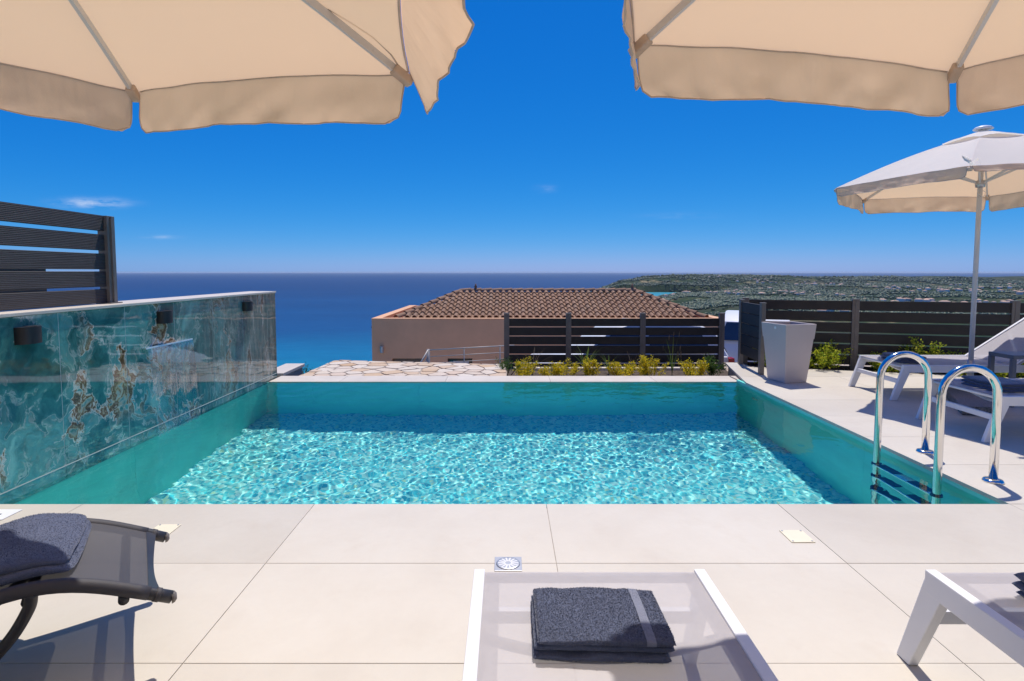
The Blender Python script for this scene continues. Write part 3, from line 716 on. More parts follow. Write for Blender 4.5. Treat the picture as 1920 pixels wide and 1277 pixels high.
sp = thing('waterfall_spout', 'slim steel spout pouring a clear sheet of water from the onyx wall', 'water spout', (XL, 4.51, 0.63))
b = MB(); b.box(-0.012, 0.034, -0.31, 0.31, -0.006, 0.002); b.build('lip', M_STEEL, sp, bevel=0.001)
b = MB(); b.box(0.0342, 0.037, -0.312, 0.312, -0.007, 0.005); b.build('lip_edge', M_WHITE, sp)
P = np.zeros((26, 24, 3))
for i in range(26):
    t_ = i / 25; drop = 0.68 * t_; xo = 0.036 + 0.05 * math.sqrt(t_)
    for j in range(24):
        s_ = j / 23 * 2 - 1; wdt = 0.305 * (1 - 0.05 * t_)
        P[i, j] = (xo + 0.003 * math.sin(9 * s_ + 14 * t_) * t_, s_ * wdt + 0.004 * math.sin(16 * t_ + 3 * s_), 0.002 - drop)
b = MB(); b.grid(P); b.build('water_sheet', M_FALL, sp, True)

# ------------------------------------------------------------------ villa front added out of view to bounce light (mirrored in steel and stone)
M_VILLA = simple('cream_render', (0.72, 0.66, 0.57), 0.9, var=0.04, vscale=1.5, bscale=50, bstr=0.2, bdist=0.006)
vf = thing('villa_building', 'cream rendered villa behind the deck, mirrored in the ladder', 'villa', (0.5, -2.6, 0))
for x0, x1, z0, z1 in ((-7.5, -4.2, 0, 6.2), (-1.6, 0.4, 0, 6.2), (3.0, 4.4, 0, 6.2), (6.4, 8.0, 0, 6.2), (-4.2, -1.6, 2.3, 3.5), (0.4, 3.0, 2.3, 3.5), (4.4, 6.4, 2.3, 3.5), (-4.2, -1.6, 5.3, 6.2), (0.4, 3.0, 5.3, 6.2), (4.4, 6.4, 5.3, 6.2)):
    m = MB(); m.box(x0, x1, -0.3, 0, z0, z1); m.build('wall', M_VILLA, vf)
for x0, x1 in ((-4.2, -1.6), (0.4, 3.0), (4.4, 6.4)):
    for z0, z1 in ((0.02, 2.3), (3.5, 5.3)):
        m = MB(); m.box(x0, x1, -0.2, -0.17, z0, z1); w_ = m.build('window', M_GLASS, vf)
        for xx in (x0 + 0.03, (x0 + x1) / 2, x1 - 0.03): m = MB(); m.box(xx - 0.03, xx + 0.03, -0.169, -0.13, z0, z1); m.build('frame', M_POST, w_)

# ------------------------------------------------------------------ slat fences
def fence(name, label, group, a, b, z0, top, n, pitch, h, thick, posts, post_top, mat, pw=0.08, ends=None, post_base=None):
    """a,b: plan points; slats between neighbouring posts, each slat a board of its own"""
    a = Vector((*a, 0)); b = Vector((*b, 0)); L = (b - a).length; rz = math.atan2(b.y - a.y, b.x - a.x)
    t = thing(name, label, 'fence', (a.x, a.y, z0), rz, group)
    for p in posts:
        m = MB(); pb = (post_base if post_base is not None else 0.0)
        m.box(p - pw / 2, p + pw / 2, -pw * 0.35, pw * 0.35, pb, post_top - z0)
        m.box(p - pw * 0.12, p + pw * 0.12, -pw * 0.35 - 0.006, -pw * 0.35 + 0.001, pb, post_top - z0 - 0.004)
        m.build('post', M_POST, t, bevel=0.002)
        m = MB(); m.box(p - pw / 2 - 0.002, p + pw / 2 + 0.002, -pw * 0.35 - 0.008, pw * 0.35 + 0.003, post_top - z0, post_top - z0 + 0.008); m.build('post_cap', M_POST, t, bevel=0.002)
    for i in range(len(posts) - 1):
        me = MB(); me.box(posts[i] + pw / 2 - 0.008, posts[i + 1] - pw / 2 + 0.008, -thick / 2, thick / 2, -h, 0); mesh = me.mesh('slat')
        for k in range(n):
            o = link('slat', mesh, mat, t, loc=(0, random.uniform(-0.002, 0.002), top - z0 - k * pitch), bevel=0.002)
    return t
fence('slat_fence', 'dark slat fence with four posts behind the golden shrubs beyond the pool', 'dark slat fences', (0.0, 8.5), (3.3, 8.5), -0.55, 0.505, 7, 0.1375, 0.119, 0.024,
      [0.0, 0.93, 2.045, 3.23], 0.578, M_WPC, post_base=-0.6)
fence('slat_fence', 'short dark slat screen standing on the deck beside the taupe planter', 'dark slat fences', (2.985, 6.60), (3.055, 7.36), 0.0, 0.815, 5, 0.137, 0.127, 0.024,
      [0.0, 0.763], 0.835, M_WPC, pw=0.07)
fence('slat_fence', 'long dark slat fence behind the white loungers on the right', 'dark slat fences', (3.15, 7.52), (6.9, 6.45), -0.1, 0.835, 7, 0.1385, 0.120, 0.024,
      [0.02, 1.31, 2.98, 3.88], 0.852, M_WPC)
lf = thing('slat_fence', 'grooved dark board fence standing on top of the onyx wall', 'fence', (-2.86, 1.0, 0.975))
for p in (0.2, 1.7, 3.08):
    m = MB(); m.box(-0.035, 0.035, p - 0.04, p + 0.04, 0, 0.622); m.box(0.035, 0.047, p - 0.012, p + 0.012, 0, 0.62); m.build('post', M_POST, lf, bevel=0.002)
    m = MB(); m.box(-0.055, 0.055, p - 0.06, p + 0.06, 0.0, 0.008); m.build('foot_plate', M_POST, lf)
for i, (p0, p1) in enumerate(((0.24, 1.66), (1.74, 3.04))):
    for k, (z0, z1) in enumerate(((0.513, 0.622), (0.376, 0.488), (0.243, 0.354), (0.121, 0.229), (0.006, 0.104))):
        m = MB(); m.box(-0.012, 0.012, p0 - 0.012, p1 + 0.012, z0, z1); m.build('board', M_GROOVE, lf, bevel=0.003)
        if k >= 3:   # filler strip that closes part of the lower gaps
            m = MB(); m.box(-0.008, 0.008, p0 - 0.012, p1 - 0.52, z1, z1 + 0.021); m.build('filler_strip', M_GROOVE, lf)

# ------------------------------------------------------------------ neighbouring house with tiled hip roof
HX0, HX1, HY0, HY1, HT = -4.30, 6.95, 18.0, 25.2, -0.275
hs = thing('house', 'tan stucco house with brown clay hip roof below the pool terrace', 'house', (1.3, 20, -3.4))
def hbox(x0, x1, y0, y1, z0, z1): b = MB(); b.box(x0 - 1.3, x1 - 1.3, y0 - 20, y1 - 20, z0 + 3.4, z1 + 3.4); return b
# front wall with openings: door X -3.66..-2.73, window X -1.88..-1.10, both with head at z -1.56
xs_ = [HX0, -3.66, -2.70, -1.89, -1.10, HX1]
for i in range(5):
    if i in (1, 3):
        hbox(xs_[i], xs_[i + 1], HY0, HY0 + 0.25, -1.56, HT - 0.02).build('wall', M_STUCCO, hs)
        if i == 3: hbox(xs_[i], xs_[i + 1], HY0, HY0 + 0.25, -3.4, -2.5).build('wall', M_STUCCO, hs)
    else: hbox(xs_[i], xs_[i + 1], HY0, HY0 + 0.25, -3.4, HT - 0.02).build('wall', M_STUCCO, hs)
hbox(HX0, HX0 + 0.25, HY0 + 0.25, HY1, -3.4, HT - 0.02).build('wall', M_STUCCO, hs)
hbox(HX1 - 0.25, HX1, HY0 + 0.25, HY1, -3.4, HT - 0.02).build('wall', M_STUCCO, hs)
hbox(HX0 + 0.25, HX1 - 0.25, HY1 - 0.25, HY1, -3.4, HT - 0.02).build('wall', M_STUCCO, hs)
for a in ((HX0 - 0.012, HX1 + 0.012, HY0 - 0.012, HY0 + 0.26), (HX0 - 0.012, HX0 + 0.28, HY0 + 0.261, HY1), (HX1 - 0.28, HX1 + 0.012, HY0 + 0.261, HY1)):
    hbox(*a, HT - 0.02, HT).build('parapet_cap', M_STUCCO, hs)
hbox(HX0 + 0.25, HX1 - 0.25, HY0 + 0.25, HY1 - 0.25, -0.75, -0.62).build('flat_roof', M_STUCCO, hs)
d_ = hbox(-3.645, -2.715, HY0 + 0.12, HY0 + 0.16, -3.39, -1.575).build('door', M_DOORWOOD, hs)
for k in range(5): hbox(-3.60 + k * 0.18, -3.44 + k * 0.18, HY0 + 0.105, HY0 + 0.119, -3.3, -1.62).build('plank', M_DOORWOOD, d_)
w_ = hbox(-1.88, -1.11, HY0 + 0.14, HY0 + 0.17, -2.49, -1.57).build('window', M_GLASS, hs)
hbox(-1.72, -1.22, HY0 + 0.125, HY0 + 0.139, -2.42, -1.66).build('blind', M_CURTAIN, w_)
for a in ((-1.885, -1.835, -2.49, -1.57), (-1.155, -1.105, -2.49, -1.57)): hbox(a[0], a[1], HY0 + 0.10, HY0 + 0.124, a[2], a[3]).build('frame', M_BLACK, w_)
hbox(-1.834, -1.156, HY0 + 0.10, HY0 + 0.124, -1.62, -1.57).build('frame', M_BLACK, w_)
b = MB(); b.lathe([(0, -0.1), (0.055, -0.1), (0.055, 0.1), (0, 0.1)], 16, (-3.97 - 1.3, HY0 - 20 - 0.075, -1.26 + 3.4)); b.box(-3.99 - 1.3, -3.95 - 1.3, HY0 - 20 - 0.03, HY0 - 20, -1.29 + 3.4, -1.23 + 3.4)
smooth_angle(b.build('porch_light', M_ALU, hs))
b = MB(); b.tube([(HX0 - 1.3 - 0.005, HY0 - 20 + 0.4, 2.85), (HX0 - 1.3 - 0.08, HY0 - 20 + 0.4, 2.84), (HX0 - 1.3 - 0.09, HY0 - 20 + 0.4, 2.78)], 0.025, 8); b.build('gutter_spout', M_BLACK, hs, True)
# roof
EY, RY, EZ, RZ, RX0, RX1, EX0, EX1, BY = 18.55, 21.05, -0.34, 0.455, -1.70, 4.78, -3.62, 6.55, 23.6
rf = MB(); o_ = lambda x, y, z: (x - 1.3, y - 20, z + 3.4)
rf.add([o_(EX0, EY, EZ - 0.03), o_(EX1, EY, EZ - 0.03), o_(EX1, BY, EZ - 0.03), o_(EX0, BY, EZ - 0.03), o_(RX0, RY, RZ - 0.03), o_(RX1, RY, RZ - 0.03)],
       [(0, 1, 5, 4), (1, 2, 5), (2, 3, 4, 5), (3, 0, 4), (3, 2, 1, 0)])
roof = rf.build('roof', M_ROOF, hs)
TW, ROWS = 0.224, 7
slope = Vector((0, RY - EY, RZ - EZ)); SL = slope.length; sdir_ = slope.normalized(); tilt = math.atan2(slope.z, slope.y)
def tile_mesh():
    prof = [(0.0, 0.012), (0.03, 0.0), (0.066, 0.004)] + [(0.144 + 0.074 * -math.cos(a), 0.010 + 0.078 * math.sin(a)) for a in np.linspace(0.12, math.pi - 0.12, 8)] + [(0.224, 0.012)]
    n = len(prof); Lt = SL / ROWS + 0.05; m = MB()
    vs = [(x, 0, z + 0.046) for x, z in prof] + [(x, Lt, z) for x, z in prof] + [(x, 0.004, z + 0.018) for x, z in prof]
    fs = [(i, i + 1, n + i + 1, n + i) for i in range(n - 1)] + [(2 * n + i, 2 * n + i + 1, i + 1, i) for i in range(n - 1)]
    m.add(vs, fs); return m.mesh('roof_tile')
TM = tile_mesh(); TM.materials.append(M_ROOF); TM.polygons.foreach_set('use_smooth', np.ones(len(TM.polygons), dtype=bool)); TM.set_sharp_from_angle(angle=R(50))
for r_ in range(ROWS):
    f0 = r_ / ROWS; fm = (r_ + 0.5) / ROWS
    xa = EX0 + (RX0 - EX0) * fm; xb = EX1 + (RX1 - EX1) * fm
    i0 = math.ceil((xa - EX0 - 0.03) / TW); i1 = math.floor((xb - EX0 + 0.03) / TW)
    for i in range(i0, i1):
        p = Vector((EX0 + i * TW, EY, EZ)) + slope * f0
        o = bpy.data.objects.new('tile', TM); C.objects.link(o); o.parent = roof
        o.location = (p.x - 1.3 + random.uniform(-0.004, 0.004), p.y - 20, p.z + 3.4); o.rotation_euler = (tilt + random.uniform(-0.012, 0.012), random.uniform(-0.02, 0.02), random.uniform(-0.012, 0.012))
def cap_mesh():
    m = MB(); n = 9; L_ = 0.44; vs = []
    for y, rr_, dz in ((0, 0.118, 0.02), (L_, 0.095, 0.0)):
        vs += [(rr_ * math.cos(a), y, rr_ * 0.85 * math.sin(a) + dz) for a in np.linspace(-0.15, math.pi + 0.15, n)]
    vs += [(0.098 * math.cos(a), 0, 0.098 * 0.85 * math.sin(a) + 0.02) for a in np.linspace(-0.15, math.pi + 0.15, n)]
    m.add(vs, [(i + 1, i, n + i, n + i + 1) for i in range(n - 1)] + [(i, i + 1, 2 * n + i + 1, 2 * n + i) for i in range(n - 1)])
    me = m.mesh('cap_tile'); me.materials.append(M_ROOF); me.polygons.foreach_set('use_smooth', np.ones(len(me.polygons), dtype=bool)); me.set_sharp_from_angle(angle=R(50)); return me
CM = cap_mesh()
def caps(a, b):
    a = Vector(a); b = Vector(b); d = b - a; n = max(1, round(d.length / 0.39)); q = d.to_track_quat('Y', 'Z')
    for i in range(n):
        p = a + d * (i / n); o = bpy.data.objects.new('ridge_cap', CM); C.objects.link(o); o.parent = roof
        o.location = (p.x - 1.3, p.y - 20, p.z + 3.4 + 0.03); o.rotation_mode = 'QUATERNION'; o.rotation_quaternion = q
caps((EX0, EY, EZ), (RX0, RY, RZ)); caps((EX1, EY, EZ), (RX1, RY, RZ)); caps((RX1, RY, RZ + 0.01), (RX0, RY, RZ + 0.01))
for x in (RX0 + 0.55, RX1 - 0.12):
    m = MB(); m.lathe([(0, 0), (0.05, 0), (0.045, 0.1), (0.06, 0.13), (0.03, 0.16), (0.03, 0.22), (0, 0.23)], 12, (x - 1.3, RY - 20, RZ + 3.4 + 0.08)); m.build('finial', M_ROOF, roof, True)

# ground round the house
b = MB(); b.box(-5, 9, 8.7, 26, -3.6, -3.4); tag(b.build('lower_yard', M_YARD), 'concrete yard round the house below', 'yard', kind='structure')
b = MB(); b.box(1.2, 9, 9.4, 15.5, -3.39, -1.2); tag(b.build('parking_area', M_ASPHALT), 'raised concrete parking area behind the slat fence', 'parking', kind='structure')
b = MB(); b.box(3.1, 7.6, 7.75, 9.35, -3.39, -0.30); tag(b.build('gravel_path', M_GRAVEL), 'sandy gravel strip between the fences', 'path', kind='structure')
b = MB(); b.box(-2.2, 0.6, 10.5, 11.5, -3.39, -1.25); tag(b.build('stair_landing', M_YARD), 'concrete stair landing in front of the house', 'landing', kind='structure')
rl = thing('stair_railing', 'thin stainless steel stair railing in front of the tan house', 'railing', (-0.8, 11, -1.25))
for x in (-0.73, -0.03, 0.67):
    m = MB(); w = 0.032 if x < -0.5 else 0.011; m.tube([(x, 0, 0), (x, 0, 0.945 + 0.057 * (x + 0.73))], w, 10); m.build('post', M_POSTALU, rl, True)
for k in range(5):
    z = 0.93 - k * 0.13; m = MB(); m.tube([(-0.73, -0.01, z), (0.95, -0.01, z + 0.096)], 0.011 if k == 0 else 0.007, 8); m.build('rail', M_POSTALU, rl, True)
for k in range(4):
    z = 0.93 - k * 0.13; m = MB(); m.tube([(-0.73, -0.03, z), (-1.05, -0.2, z - 0.56)], 0.017 if k == 0 else 0.010, 8); m.build('stair_rail', M_POSTALU, rl, True)

# ------------------------------------------------------------------ parked cars
def make_car(name, label, loc, rz, group):
    t = thing(name, label, 'car', loc, rz, group)   # x along the car (front +x), width along y
    low = [(-1.98, 0.28), (-2.0, 0.55), (-1.96, 0.86), (-1.90, 0.98), (-0.2, 0.98), (0.95, 0.96), (1.75, 0.80), (2.0, 0.62), (2.02, 0.30)]
    top = [(-1.93, 0.97), (-1.72, 1.38), (-1.45, 1.48), (-0.2, 1.52), (0.25, 1.44), (1.0, 0.95)]
    def skin(prof, w0, w1, z0, z1, nme, mat):
        n = len(prof); m = MB(); W_ = lambda z: w0 + (w1 - w0) * max(0, min(1, (z - z0) / (z1 - z0)))
        ys_ = [-1, -0.93, 0, 0.93, 1]; vs = []
        for s in ys_:
            for x, z in prof:
                k = 1.0 if abs(s) < 0.95 else 0.985
                vs.append((x * k, s * W_(z), z if abs(s) < 0.95 else z - 0.02))
        fs = [(i * n + j, i * n + j + 1, (i + 1) * n + j + 1, (i + 1) * n + j) for i in range(4) for j in range(n - 1)]
        fs += [tuple(range(n)), tuple(4 * n + j for j in range(n - 1, -1, -1)), tuple([i * n for i in range(5)][::-1]) + tuple(i * n + n - 1 for i in range(5))]
        m.add(vs, fs); o = m.build(nme, mat, t); return smooth_angle(o, 35)
    skin(low, 0.86, 0.84, 0.3, 0.98, 'body', M_CARPAINT); skin(top, 0.82, 0.60, 0.97, 1.5, 'cabin', M_CARPAINT)
    m = MB(); m.add([(-1.945, -0.68, 1.02), (-1.945, 0.68, 1.02), (-1.755, 0.56, 1.37), (-1.755, -0.56, 1.37)], [(0, 1, 2, 3)])
    m.add([(-1.935, -0.68, 1.02), (-1.935, 0.68, 1.02), (-1.745, 0.56, 1.37), (-1.745, -0.56, 1.37)], [(3, 2, 1, 0)]); m.build('rear_window', M_CARGLASS, t)
    for s in (-1, 1):
        wz = lambda z: (0.82 + (0.60 - 0.82) * (z - 0.97) / 0.53) * s + s * 0.006
        m = MB()
        for q in ([(-1.62, 1.02), (-0.42, 1.02), (-0.42, 1.43), (-1.40, 1.40)], [(-0.34, 1.02), (0.82, 1.02), (0.22, 1.38), (-0.34, 1.43)]):
            m.add([(x, wz(z), z) for x, z in q], [(0, 1, 2, 3) if s < 0 else (3, 2, 1, 0)])
        m.build('side_window', M_CARGLASS, t)
        m = MB(); m.box(-2.012, -1.90, s * 0.80 - 0.075, s * 0.80 + 0.075, 0.68, 0.95); m.build('tail_light', M_RED, t, bevel=0.02)
        m = MB(); m.box(1.86, 1.99, s * 0.66 - 0.12, s * 0.66 + 0.12, 0.6, 0.74); m.build('headlight', M_CREAM, t, bevel=0.02)
        for x in (-1.25, 1.28):
            m = MB(); m.lathe([(0.12, -0.09), (0.29, -0.1), (0.31, -0.07), (0.31, 0.07), (0.29, 0.1), (0.12, 0.09)], 24)
            w = m.build('wheel', M_TYRE, t, True); w.rotation_euler = (R(90), 0, 0); w.location = (x, s * 0.78, 0.31)
            m = MB(); m.lathe([(0, -0.105), (0.19, -0.108), (0.2, -0.1), (0.2, 0.1), (0.19, 0.108), (0, 0.105)], 20); m.build('rim', M_ALU, w, True)
    m = MB(); m.box(-2.04, -1.93, -0.84, 0.84, 0.33, 0.58); m.build('bumper', M_CARPAINT, t, bevel=0.03)
    m = MB(); m.box(-2.045, -2.038, -0.26, 0.26, 0.42, 0.53); m.build('number_plate', M_CREAM, t)
    return t
make_car('parked_car', 'white hatchback parked side on behind the slat fence posts', (2.05, 10.3, -1.2), R(181), 'white cars parked behind the fences').scale = (0.89, 0.95, 1.0)
make_car('parked_car', 'white hatchback showing its rear window between the two fences', (5.70, 13.05, -1.2), R(68), 'white cars parked behind the fences')

# ------------------------------------------------------------------ planting
b = MB(); b.prism([(0.03, 6.735), (2.85, 6.735), (3.05, 7.5), (3.3, 8.75), (-0.2, 8.75), (0.03, 7.66)], -3.2, -0.215)
tag(b.build('planting_bed', M_SOIL), 'soil bed between the far coping and the slat fence', 'bed', kind='structure')
b = MB(); b.prism([(3.12, 7.16), (7.5, 5.915), (7.5, 6.45), (3.12, 7.72)], -1.0, -0.035)
tag(b.build('planting_bed', M_SOIL), 'soil bed between the deck and the long slat fence', 'bed', kind='structure')
kb = thing('bed_kerb', 'pale stone kerb at the back of the shrub bed', 'kerb', (1.5, 8.15, -0.25))
for i in range(5):
    m = MB(); m.box(-1.4 + i * 0.56, -0.845 + i * 0.56, -0.05, 0.05, 0, 0.07); m.build('block', M_COPING, kb, bevel=0.006)
def leaf_cloud(n, w, h, size, seed, up=0.5, shape='bush'):
    rg = random.Random(seed); m = MB(); nsh = max(5, int(w * 38)); shoots = []
    for _ in range(nsh):
        a = rg.uniform(0, 6.283); rr_ = w * 0.5 * math.sqrt(rg.random()); hh = h * rg.uniform(0.55, 1.0) * (1 - 0.35 * (rr_ / (w * 0.5)) ** 2)
        base = Vector((rr_ * 0.45 * math.cos(a), rr_ * 0.45 * math.sin(a), 0)); tip = Vector((rr_ * math.cos(a) * 1.1, rr_ * math.sin(a) * 1.1, hh)); shoots.append((base, tip))
    for _ in range(n):
        b0, tp = rg.choice(shoots); f = rg.uniform(0.12, 1.03) ** 0.75; p = b0.lerp(tp, f) + Vector((rg.gauss(0, 1), rg.gauss(0, 1), rg.gauss(0, 0.7))) * size * 0.75
        if p.z < 0.004: p.z = 0.004
        d = Vector((rg.gauss(0, 1), rg.gauss(0, 1), rg.gauss(up, 0.7))).normalized(); s = size * rg.uniform(0.6, 1.25)
        side = d.cross(Vector((rg.gauss(0, 1), rg.gauss(0, 1), rg.gauss(0, 1)))).normalized(); nn = side.cross(d)
        a_, e_ = p, p + d * s; m1 = p + d * s * 0.5 + side * s * 0.28 + nn * s * 0.1; m2 = p + d * s * 0.5 - side * s * 0.28 + nn * s * 0.1
        m.add([a_, m1, e_, m2], [(0, 1, 2), (0, 2, 3)])
    st = MB()
    for b0, tp in shoots: st.tube([b0 - Vector((0, 0, 0.03)), b0.lerp(tp, 0.5) + Vector((0.006, 0.004, 0.0)), tp], [0.0035, 0.0025, 0.0012], 5, False)
    return m.mesh('leaves_%d' % seed), st.mesh('stems_%d' % seed)
SH = {}
def shrub(x, y, z, w, h, label, mat, key, n, size=0.026, name='golden_shrub', cat='shrub', group=None, sc=1.0):
    t = thing(name, label, cat, (x, y, z), random.uniform(0, 6.28), group); t.scale = (sc, sc, sc * random.uniform(0.92, 1.08))
    if key not in SH: SH[key] = leaf_cloud(int(n * 2.6), w * 1.28, h * 1.1, size * 0.95, hash(key) % 9999 if not isinstance(key, int) else key)
    lm, sm = SH[key]; link('foliage', lm, mat, t); link('stem', sm, M_STEM, t)
G1 = 'golden shrubs along the far pool edge'; G2 = 'lime shrubs along the long fence'
zb = -0.215
shrub(0.24, 7.45, zb, 0.30, 0.30, 'bushy golden shrub in front of the fence, leftmost in the bed', M_YLEAF, 1, 620, group=G1)
shrub(0.60, 7.50, zb, 0.25, 0.24, 'small golden shrub second from the left in the fence bed', M_YLEAF, 2, 420, group=G1)
shrub(0.82, 7.62, zb, 0.24, 0.24, 'small golden shrub left of the second fence post', M_YLEAF, 3, 420, group=G1)
shrub(1.12, 7.48, zb, 0.22, 0.30, 'slim upright golden shrub right of the second fence post', M_YLEAF, 4, 460, group=G1)
shrub(1.58, 7.52, zb, 0.34, 0.27, 'wide golden shrub between the second and third fence posts', M_YLEAF, 5, 640, group=G1)
shrub(1.93, 7.50, zb, 0.34, 0.31, 'largest golden shrub right of the third fence post', M_YLEAF, 6, 720, group=G1)
shrub(2.48, 7.45, zb, 0.34, 0.27, 'golden shrub in front of the last fence panel', M_YLEAF, 7, 620, group=G1)
shrub(-0.02, 7.35, zb + 0.1, 0.28, 0.20, 'low green weed at the edge of the crazy paving', M_DLEAF, 8, 260, 0.022, 'leafy_weed', 'weed')
shrub(2.76, 7.55, zb, 0.26, 0.33, 'leafy green weed beside the corner of the raised deck', M_DLEAF, 9, 300, 0.032, 'leafy_weed', 'weed')
shrub(-2.80, 7.72, -0.45, 0.4, 0.36, 'dark green bush behind the stone pier', M_DLEAF, 10, 420, 0.03, 'leafy_bush', 'bush')
zr = -0.035
shrub(3.36, 7.25, zr, 0.34, 0.40, 'lime green shrub half hidden behind the taupe planter', M_GLEAF, 11, 700, 0.030, 'lime_shrub', group=G2)
shrub(4.02, 7.08, zr, 0.52, 0.36, 'wide lime green shrub right of the taupe planter', M_GLEAF, 12, 1150, 0.030, 'lime_shrub', group=G2)
shrub(4.62, 6.86, zr, 0.36, 0.25, 'low lime shrub behind the foot of the far lounger', M_GLEAF, 13, 600, 0.030, 'lime_shrub', group=G2)
shrub(5.02, 6.78, zr, 0.34, 0.40, 'tall lime shrub rising above the far lounger', M_GLEAF, 14, 720, 0.030, 'lime_shrub', group=G2)
shrub(5.36, 6.66, zr, 0.34, 0.28, 'lime shrub just left of the parasol pole', M_GLEAF, 15, 600, 0.030, 'lime_shrub', group=G2)
shrub(5.75, 6.55, zr, 0.40, 0.27, 'lime shrub right behind the parasol pole', M_GLEAF, 16, 620, 0.030, 'lime_shrub', group=G2)
shrub(6.2, 6.42, zr, 0.4, 0.26, 'lime shrub behind the raised back of the far lounger', M_GLEAF, 17, 560, 0.030, 'lime_shrub', group=G2)
def grass(x, y, z, h, n, label, mat, spread, seed, name='grass_clump', heads=False, width=0.007):
    rg = random.Random(seed); t = thing(name, label, 'grass', (x, y, z)); m = MB(); hd = MB()
    for _ in range(n):
        a = rg.uniform(0, 6.283); L = h * rg.uniform(0.5, 1.1); lean = spread * rg.uniform(0.2, 1.0); pts_ = []
        for k in range(7):
            f = k / 6; pts_.append(Vector((math.cos(a) * lean * f ** 1.7, math.sin(a) * lean * f ** 1.7, L * (f - 0.28 * lean / h * f ** 2.5))))
        sd = Vector((-math.sin(a), math.cos(a), 0.0)); vs = []; w0 = width * rg.uniform(0.6, 1.3)
        for k, p in enumerate(pts_):
            w = w0 * (1 - (k / 6) ** 2 * 0.9); vs += [p - sd * w, p + sd * w]
        m.add(vs, [(2 * k, 2 * k + 1, 2 * k + 3, 2 * k + 2) for k in range(6)])
        if heads and rg.random() < 0.7: hd.tube([pts_[-1] - Vector((0, 0, 0.05)), pts_[-1], pts_[-1] + Vector((0.004, 0, 0.035))], [0.002, 0.006, 0.001], 6)
    m.build('blades', mat, t)
    if heads and hd.v: hd.build('seed_heads', M_DRY, t)['kind'] = 'stuff'
grass(0.36, 7.75, zb, 0.42, 15, 'dry brown stalks behind the leftmost golden shrub', M_DRY, 0.34, 1, 'dry_grass', width=0.004)
grass(1.10, 7.78, zb, 0.46, 16, 'broad green blades beside the second fence post', M_GRASS, 0.30, 2, width=0.012)
grass(1.42, 7.80, zb, 0.36, 14, 'thin arching grass left of the wide golden shrub', M_GRASS, 0.30, 3, width=0.005)
grass(1.74, 7.80, zb, 0.40, 10, 'dry stalks behind the largest golden shrub', M_DRY, 0.18, 4, 'dry_grass', width=0.004)
grass(2.28, 7.75, zb, 0.58, 13, 'tall thin grass with seed heads before the last fence panel', M_GRASS, 0.20, 5, heads=True, width=0.004)

# ------------------------------------------------------------------ taupe planter
pl = thing('planter', 'tall tapered taupe plastic planter standing on the deck by the slat screen', 'planter', (3.10, 6.22, 0), R(14))
def frustum(w0, w1, z0, z1, name, mat, bev=0.006):
    b = MB(); b.add([(-w0, -w0, z0), (w0, -w0, z0), (w0, w0, z0), (-w0, w0, z0), (-w1, -w1, z1), (w1, -w1, z1), (w1, w1, z1), (-w1, w1, z1)],
                    [(3, 2, 1, 0), (0, 1, 5, 4), (1, 2, 6, 5), (2, 3, 7, 6), (3, 0, 4, 7)]); return b.build(name, mat, pl, bevel=bev)
frustum(0.138, 0.178, 0.0, 0.485, 'body', M_PLANTER)
rb = MB(); w0, w1, w2 = 0.182, 0.194, 0.172
Z = [(w0, 0.478), (w1, 0.64), (w2, 0.64), (w2 - 0.01, 0.50)]; vs = []
for w, z in Z: vs += [(-w, -w, z), (w, -w, z), (w, w, z), (-w, w, z)]
fs = [(4 * i + j, 4 * i + (j + 1) % 4, 4 * i + 4 + (j + 1) % 4, 4 * i + 4 + j) for i in range(3) for j in range(4)] + [(12, 13, 14, 15)]
rb.add(vs, fs); rb.build('rim', M_PLANTER, pl, bevel=0.004)
b = MB(); b.lathe([(0, 0), (0.016, 0), (0.016, 0.003), (0, 0.003)], 16); e = b.build('emblem', M_WHITE, pl); e.location = (-0.1915, -0.03, 0.595); e.rotation_euler = (0, R(-94), 0)
b = MB(); b.box(-0.17, 0.17, -0.17, 0.17, 0.495, 0.55); b.build('soil', M_SOIL, pl)

# ------------------------------------------------------------------ pool ladder
ld = thing('pool_ladder', 'polished stainless steel pool ladder with two arched handrails', 'pool ladder', (2.66, 3.45, 0))
for y, lab in ((3.185, None), (3.715, None)):
    yy = y - 3.45; pts_ = [(0.13, yy, 0.0), (0.13, yy, 0.45)]
    for a in np.linspace(0, math.pi, 15)[1:]: pts_.append((-0.03 + 0.16 * math.cos(a), yy, 0.50 + 0.16 * math.sin(a)))
    pts_ += [(-0.19, yy, 0.3), (-0.19, yy, 0.05), (-0.19, yy, -0.3), (-0.19, yy, -0.9)]
    m = MB(); m.tube(pts_, 0.0215, 20); m.build('handrail', M_STEEL, ld, True)
    m = MB(); m.lathe([(0.022, 0.0005), (0.052, 0.0005), (0.052, 0.006), (0.044, 0.016), (0.0225, 0.019)], 28, (0.13, yy, 0)); m.build('flange', M_STEEL, ld, True)
for k in range(3):
    z = -0.14 - 0.25 * k; m = MB(); m.box(-0.225, -0.150, -0.255, 0.255, z - 0.014, z + 0.012); td = m.build('tread', M_STEEL, ld, bevel=0.006)
    for (y0, y1) in ((-0.225, -0.06), (0.06, 0.225)):
        m = MB(); m.box(-0.218, -0.157, y0, y1, z + 0.0125, z + 0.0165); m.build('grip_pad', M_RUBBER, td)
    for s in (-1, 1):
        m = MB(); m.lathe([(0.022, -0.02), (0.03, -0.02), (0.03, 0.02), (0.022, 0.02)], 16, (-0.19, s * 0.265, z)); m.build('clamp', M_RUBBER, td, True)

